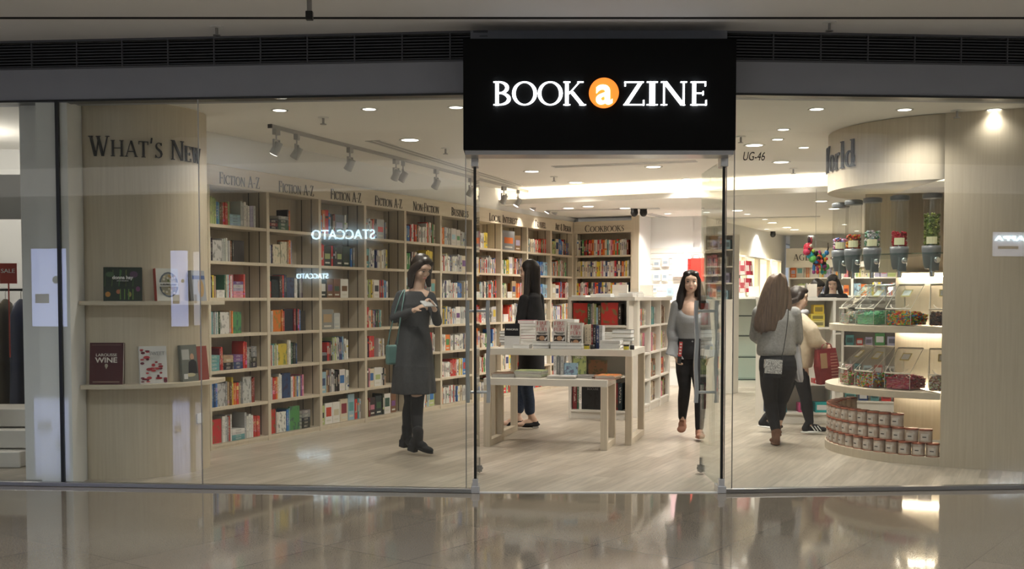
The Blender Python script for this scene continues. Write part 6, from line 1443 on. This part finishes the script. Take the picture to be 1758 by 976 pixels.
for (a_, t_, lf) in ((aA, (-.25, -1, 0), .35), (aB, (-.05, -1, 0), -.05)):
    m = MB(); hp, dd, uu, sd, R_ = foot(m, a_+Vector((0, 0, .0)), t_, lift=lf, w=.045); m.ell(hp+dd*.07-uu*.002, (.045, .12, .014), R_); sh_ = P3.cloth('shoe', m, 'suede_tan', .006, 2)
    m = MB()
    for j in range(3): m.limb([(hp+dd*(.075+.022*j)+uu*(.070-.008*j)+sd*.02, .004), (hp+dd*(.085+.022*j)+uu*(.072-.008*j)-sd*.02, .004)], 6)
    m.build('laces', 'suede_tan', sh_)
m = MB(); m.ell(q(0, .028, .030), (.083, .092, .092), P3.R, 20, 12); m.ell(q(.032, -.010, .076), (.048, .072, .038), P3.R); m.ell(q(-.032, -.010, .076), (.048, .072, .038), P3.R); m.ell(q(0, -.002, .084), (.035, .068, .036), P3.R)
for sd in (-1, 1):
    m.limb([(q(sd*.045, -.035, .075), .026), (q(sd*.073, -.018, .02), .025), (q(sd*.083, -.008, -.05), .034), (q(sd*.095, .0, -.12), .042), (q(sd*.105, -.015, -.19), .042), (q(sd*.105, -.035, -.245), .026)], 12)
m.limb([(q(0, .06, .0), .075), (q(0, .065, -.1), .075), (q(0, .08, -.2), .06)], 12)
P3.cloth('hair', m, 'hair_black', .007, 4)
m = MB(); T = Matrix.Translation(P3.p(1163, 608, -.14)) @ Matrix.Rotation(.08, 4, 'Y'); m.box(-.018, .018, -.006, .006, -.10, .12, 0, (.02, .02, .02), T); m.box(-.016, .016, -.008, -.006, -.03, .11, 0, (.45, .06, .06), T)
for z_ in (.0, .03, .06, .09): m.box(-.010, .010, -.009, -.008, z_-.008, z_+.006, 0, (.6, .55, .52), T)
o = m.build('phone_case', 'tinted', loc=P3.e.location); tag(o, 'black phone with a red and white patterned case in the walking woman hand', 'phone')

# ---- 4. woman with long brown hair seen from the back
P4 = Person('d', Vector((2.487, 10.36, 0)), 'woman with long brown hair and grey sweater seen from behind, right of the door', 183.5, 1333, 764)
b = P4.body = MB(); H0 = P4.p(1330, 493, -.0); q = P4.head(H0, math.radians(165), math.radians(3), 1.0, face=False)
sA = P4.p(1302, 536, 0); sB = P4.p(1361, 538, 0); neck = P4.p(1331, 522, 0); ch = P4.p(1331, 560, 0); hip = P4.p(1333, 618, 0)
b.limb([(H0, .05), (neck, .05), (ch, .08)], 14); b.limb([(sA, .045), (neck+Vector((0, 0, -.06)), .06), (sB, .045)]); b.ell(ch, (.15, .1, .16)); b.ell(hip, (.16, .115, .13)); b.limb([(ch, .1), (hip, .11)])
eA = P4.p(1297, 576, .05); wA = P4.p(1312, 588, .20); eB = P4.p(1369, 580, .05); wB = P4.p(1377, 590, .2)
b.limb([(sA, .042), (eA, .035), (wA, .022)], 12); b.limb([(sB, .042), (eB, .035), (wB, .022)], 12); P4.hand(wA, (.5, .8, .2), (-.5, 0, .8), (0, 0, 1), .8, .95); P4.hand(wB, (.1, .9, -.1), (.5, 0, .8), (-1, 0, .3), .8, .95)
kA = P4.p(1326, 690, .10); aA = P4.p(1333, 742, .02); kB = P4.p(1346, 690, .15); aB = P4.p(1341, 738, .12)
aA = P4.p(1332, 748, .0); aB = P4.p(1343, 738, .20)
b.limb([(P4.p(1321, 630, .0), .095), (kA, .058), (P4.p(1329, 712, .08), .055), (aA, .033)], 14); b.limb([(P4.p(1347, 630, .0), .095), (kB, .058), (P4.p(1345, 712, .17), .055), (aB, .033)], 14)
P4.done()
m = MB(); torso_loft(m, [(P4.p(1331, 524, .0), .07, .065, 0), (P4.p(1331, 532, .0), .15, .085, 0), (P4.p(1331, 550, 0), .185, .12, 0), (P4.p(1331, 580, 0), .175, .125, 0), (P4.p(1331, 600, 0), .185, .135, 0), (P4.p(1331, 607, 0), .18, .13, 0), (P4.p(1331, 610, 0), .165, .12, 0)])
m.limb([(sA, .07), (eA, .060), (wA-(wA-eA)*.15, .042)], 14); m.limb([(sB, .07), (eB, .060), (wB-(wB-eB)*.15, .042)], 14); P4.cloth('sweater', m, 'sweater_grey', .009, 4)
m = MB(); torso_loft(m, [(P4.p(1333, 600, .0), .14, .10, 0), (P4.p(1333, 618, -.01), .172, .135, 0), (P4.p(1334, 634, -.01), .178, .135, 0), (P4.p(1334, 644, 0), .16, .11, 0)])
m.limb([(P4.p(1321, 640, .0), .10), (P4.p(1322, 662, .05), .085), (kA, .064), (P4.p(1329, 712, .08), .062), (aA+Vector((0, 0, .05)), .045)], 14); m.limb([(P4.p(1347, 640, .0), .10), (P4.p(1348, 662, .08), .085), (kB, .064), (P4.p(1345, 712, .17), .062), (aB+Vector((0, 0, .05)), .045)], 14)
P4.cloth('leggings', m, 'cloth_black', .009, 3)
for (a_, t_, lf) in ((aA, (.1, 1, 0), 0), (aB, (.25, 1, 0), 0)):
    m = MB(); hp, dd, uu, sd, R_ = foot(m, a_, t_, lift=lf, w=.045); m.limb([(a_+Vector((0, 0, .05)), .045), (a_, .042)], 12); m.ell(hp+dd*.06-uu*.0, (.045, .11, .014), R_); P4.cloth('ankle_boot', m, 'suede_brown', .006, 2)
m = MB(); m.ell(q(0, .022, .024), (.104, .108, .104), P4.R, 20, 12); hl = [(.03, 470), (.075, 475), (.104, 486), (.124, 502), (.138, 525), (.148, 545), (.142, 560), (.115, 568)]
R_ = []
for r_, py in hl: R_.append([P4.p(1329-(py-480)*.17, py, -.045)+Vector((r_*math.cos(a)*(1+.04*math.cos(9*a)), .085*math.sin(a)*(1+.06*math.cos(14*a)), .012*math.cos(4*a))) for a in [2*PI*i/42 for i in range(42)]])
m.skin(R_); m.limb([(P4.p(1347, 497, .0), .04), (P4.p(1351, 520, -.01), .035), (P4.p(1346, 545, -.05), .03)], 10)
for i in range(9): x_ = 1299+i*4.6; m.limb([(P4.p(x_, 552, -.06-.03*math.sin(PI*i/8)), .022), (P4.p(x_-1.5, 570+3*math.sin(i*2.1), -.06-.03*math.sin(PI*i/8)), .009)], 8)
P4.cloth('hair', m, 'hair_brown', .008, 4)
m = MB()
for px in (1351, 1355): pass
m.limb([(P4.p(1352, 494, .02), .012), (P4.p(1346, 500, .05), .016), (P4.p(1340, 508, .06), .012)], 10); P4.cloth('hair_clip', m, 'suede_tan', .005, 2)
be = empty('shoulder_bag', P4.e.location, 0, 'silver and black sequined shoulder bag on the back of the grey-sweatered woman', 'bag')
c = P4.p(1317, 630, -.19); m = MB(); T = Matrix.Translation(c) @ Matrix.Rotation(.06, 4, 'Y'); m.box(-.078, .078, -.028, .028, -.085, .0, T=T); m.build('bag_body', 'cloth_black', be, bevel=.008)
m = MB(); m.box(-.080, .080, -.034, -.027, -.045, .085, T=T); m.box(-.078, .078, -.03, .03, .0, .08, T=T); m.build('flap', noisy('sequins', (.12, .12, .12), (.75, .75, .74), nscale=90, rough=.25), be, bevel=.006)
m = MB(); m.box(-.0, .02, -.038, -.034, -.03, -.015, T=T); m.build('clasp', 'silver', be)
m = MB(); m.tube([c+Vector((.07, 0, .07)), P4.p(1336, 600, -.165), P4.p(1341, 570, -.155), P4.p(1344, 545, -.14), P4.p(1347, 532, -.09), P4.p(1350, 526, .0)], .0035, 6); m.build('strap', 'black_plastic', be)
m = MB(); dress_loft(m, [(P4.p(1367, 583, .10), .04, .04, 0, 0, 0), (P4.p(1368, 600, .08), .045, .05, 0, .1, 0), (P4.p(1369, 625, .06), .05, .06, .2, .15, 1), (P4.p(1372, 650, .05), .04, .05, .3, .18, 2), (P4.p(1375, 656, .05), .02, .03, .3, .1, 2)])
o = m.build('folded_jacket', 'cloth_pale', loc=P4.e.location); tag(o, 'pale grey jacket hanging from the arm of the grey-sweatered woman', 'jacket')

# ---- 5. woman in the cream jacket walking right
P5 = Person('e', Vector((2.86, 11.25, 0)), 'woman in a cream jacket and black leggings striding right behind the grey-sweatered woman', 167.5, 1362, 743)
b = P5.body = MB(); H0 = P5.p(1371, 512, .0); q = P5.head(H0, math.radians(80), math.radians(6), .98)
neck = P5.p(1367, 533, .0); sF = P5.p(1369, 550, -.15); sB = P5.p(1364, 549, .15); ch = P5.p(1368, 570, 0); hip = P5.p(1366, 618, 0)
b.limb([(H0, .05), (neck, .05), (ch, .07)]); b.ell(ch, (.10, .15, .15)); b.ell(hip, (.11, .15, .12)); b.limb([(ch, .1), (hip, .1)])
eF = P5.p(1390, 583, -.20); wF = P5.p(1405, 592, -.19); b.limb([(sF, .045), (eF, .036), (wF, .023)]); P5.hand(wF, (.7, 0, -.6), (0, -1, .3), (-.2, .5, .6), 1.1, .95)
eB = P5.p(1380, 588, .2); wB = P5.p(1398, 600, .2); b.limb([(sB, .045), (eB, .036), (wB, .023)]); P5.hand(wB, (.8, 0, -.3), (0, 1, .3), (0, 0, 1), .6, .95)
kA = P5.p(1381, 680, -.08); aA = P5.p(1388, 727, -.08); kB = P5.p(1350, 684, .09); aB = P5.p(1322, 722, .10)
b.limb([(P5.p(1370, 628, -.07), .09), (kA, .056), (P5.p(1384, 700, -.075), .052), (aA, .032)], 14); b.limb([(P5.p(1364, 628, .07), .09), (kB, .056), (P5.p(1338, 702, .095), .052), (aB, .032)], 14)
P5.done()
m = MB(); torso_loft(m, [(P5.p(1368, 538, 0), .075, .08, 0), (P5.p(1368, 546, 0), .10, .18, 0), (P5.p(1370, 570, 0), .155, .20, 0), (P5.p(1372, 600, 0), .16, .20, 0), (P5.p(1370, 622, 0), .15, .19, 0), (P5.p(1370, 630, 0), .14, .18, 0)])
m.limb([(sF, .075), (P5.p(1383, 566, -.2), .078), (eF, .075), (wF-(wF-eF)*.1, .05)], 14); m.limb([(sB, .075), (eB, .07), (wB-(wB-eB)*.1, .05)], 14); P5.cloth('jacket', m, 'cream_fleece', .011, 4)
m = MB(); R_ = []
for k_ in range(25): a = 2*PI*k_/24; R_.append(P5.p(1369, 538, 0)+Vector((.085*math.cos(a), .10*math.sin(a), .015*math.cos(a))))
m.tube(R_, .028, 8); m.build('scarf', 'cloth_pale', P5.e)
m = MB(); m.limb([(P5.p(1370, 632, -.07), .09), (kA, .062), (P5.p(1384, 700, -.075), .060), (aA+Vector((0, 0, .03)), .042)], 14); m.limb([(P5.p(1364, 632, .07), .09), (kB, .062), (P5.p(1338, 702, .095), .060), (aB+Vector((0, 0, .03)), .042)], 14); P5.cloth('leggings', m, 'cloth_black', .009, 3)
for (a_, t_, lf) in ((aA, (1, -.1, 0), -.02), (aB, (1, -.1, 0), .12)):
    m = MB(); hp, dd, uu, sd, R_ = foot(m, a_+Vector((0, 0, .01)), t_, lift=lf, w=.045); sh_ = P5.cloth('trainer', m, 'cloth_black', .006, 2)
    m = MB(); m.ell(hp+dd*.07-uu*.006, (.047, .125, .014), R_)
    for j in range(3): m.limb([(hp+dd*(.05+.03*j)+uu*.055-sd*.03*-1, .005), (hp+dd*(.08+.03*j)+uu*.012+sd*.046, .005)], 6)
    m.build('white_stripes', 'paper_white', sh_)
m = MB(); m.ell(q(0, .025, .032), (.084, .096, .092), P5.R, 20, 12); m.ell(q(0, .105, -.01), (.05, .045, .05), P5.R); m.ell(q(0, -.022, .078), (.06, .066, .036), P5.R); m.limb([(q(-.06, -.005, .04), .03), (q(-.073, .02, -.02), .028), (q(-.05, .07, -.04), .03)]); m.limb([(q(.06, -.005, .04), .03), (q(.073, .02, -.02), .028), (q(.05, .07, -.04), .03)]); P5.cloth('hair', m, 'hair_darkbrown', .007, 4)
be = empty('tote_bag', P5.e.location, 0, 'dark red patterned tote bag carried by the woman in the cream jacket', 'bag')
m = MB(); T = Matrix.Translation(P5.p(1409, 625, -.21)) @ Matrix.Rotation(-.08, 4, 'Y') @ Matrix.Rotation(.25, 4, 'Z'); m.skin([[T @ Vector((x_*w_, y_*d_, z_)) for x_, y_ in ((-1, -1), (1, -1), (1, 1), (-1, 1))] for z_, w_, d_ in ((-.18, .10, .05), (0, .115, .055), (.17, .105, .03))], smooth=False); m.build('bag_body', 'bag_red', be, bevel=.01)
m = MB()
for j in range(9): m.box(.02, .095, -.058+.0005*j, -.054, -.13+.03*j, -.118+.03*j, 0, (.42, .20, .16), T)
m.box(-.09, -.02, -.060, -.054, -.02, .13, 0, (.38, .24, .14), T); m.build('bag_pattern', 'tinted', be)
for dy in (-.03, .03): m = MB(); m.tube([T @ Vector((-.06, dy, .165)), T @ Vector((-.045, dy, .21)), T @ Vector((0, dy*.5, .225)), T @ Vector((.045, dy, .21)), T @ Vector((.06, dy, .165))], .006, 6); m.build('handle', 'bag_red', be)

# ---- 6, 7. staff behind the far counter
def staff(X, Y, H, yaw, pitch, label, top, hairlong):
    P = Person('f', Vector((X, Y, 0)), label, 100, 0, 0); P.p = lambda x, z, y=0: Vector((x, y, z)); p = P.p; b = P.body = MB(); k = H/1.66
    H0 = p(0, 1.54*k, 0); q = P.head(H0, yaw, pitch, 1.0); b.limb([(H0, .05), (p(0, 1.40*k), .05), (p(0, 1.30*k), .08)]); b.ell(p(0, 1.24*k), (.14, .1, .16)); b.ell(p(0, .95*k), (.15, .11, .14)); b.limb([(p(0, 1.25*k), .1), (p(0, .95*k), .11)])
    for sd in (-1, 1):
        b.limb([(p(sd*.16, 1.34*k), .045), (p(sd*.21, 1.08*k, -.05), .036), (p(sd*.13, 1.02*k, -.25), .023)]); P.hand(p(sd*.13, 1.02*k, -.25), (-sd*.2, -.9, -.2), (0, 0, 1), (-sd, 0, .2), .7)
        b.limb([(p(sd*.08, .9*k), .09), (p(sd*.08, .48*k), .057), (p(sd*.08, .30*k), .053), (p(sd*.08, .09), .034)]); foot(b, p(sd*.08, .09), (0, -1, 0))
    P.done(.009)
    m = MB(); torso_loft(m, [(p(0, 1.39*k), .07, .07, 0), (p(0, 1.36*k), .15, .09, 0), (p(0, 1.25*k), .175, .12, 0), (p(0, 1.05*k), .15, .11, 0), (p(0, .9*k), .17, .125, 0)])
    for sd in (-1, 1): m.limb([(p(sd*.16, 1.34*k), .06), (p(sd*.21, 1.08*k, -.05), .05), (p(sd*.145, 1.03*k, -.2), .036)])
    P.cloth('top', m, top, .012, 4)
    m = MB()
    for sd in (-1, 1): m.limb([(p(sd*.08, .92*k), .10), (p(sd*.08, .48*k), .065), (p(sd*.08, .12), .055)])
    P.cloth('trousers', m, 'cloth_black', .012, 3)
    m = MB()
    for sd in (-1, 1): foot(m, p(sd*.08, .092), (0, -1, 0), w=.046)
    P.cloth('shoes', m, 'cloth_black', .008, 2)
    m = MB(); m.ell(q(0, .028, .030), (.084, .094, .092), P.R, 20, 12)
    for sd in (-1, 1):
        pts = [(q(sd*.05, -.03, .07), .026), (q(sd*.075, -.01, .01), .03), (q(sd*.085, .0, -.06), .036)]
        if hairlong: pts += [(q(sd*.10, .0, -.15), .04), (q(sd*.11, -.01, -.22), .028)]
        m.limb(pts, 10)
    m.ell(q(.032, -.016, .074), (.048, .070, .038), P.R); m.ell(q(-.032, -.016, .074), (.048, .070, .038), P.R); m.ell(q(0, -.008, .082), (.035, .068, .036), P.R)
    m.limb([(q(0, .06, 0), .07), (q(0, .07, -.1), .06)]); P.cloth('hair', m, 'hair_black', .009, 4)
X6 = ony(1430, 500, 16.0); staff(X6.x, 16.0, 1.72, math.radians(-25), math.radians(22), 'shop assistant with long dark hair looking down behind the far counter', 'cloth_black', True)
X7 = ony(1406, 500, 16.3); staff(X7.x, 16.4, 1.66, math.radians(30), math.radians(35), 'dark-haired person bending behind a cream card at the far counter', 'cloth_black', False)
o = far.build('bookshelf_rows', 'tinted'); tag(o, 'tight rows of small far books filling the bookcases beyond the second fiction bay', 'books', 'books on the far shelves', 'stuff')
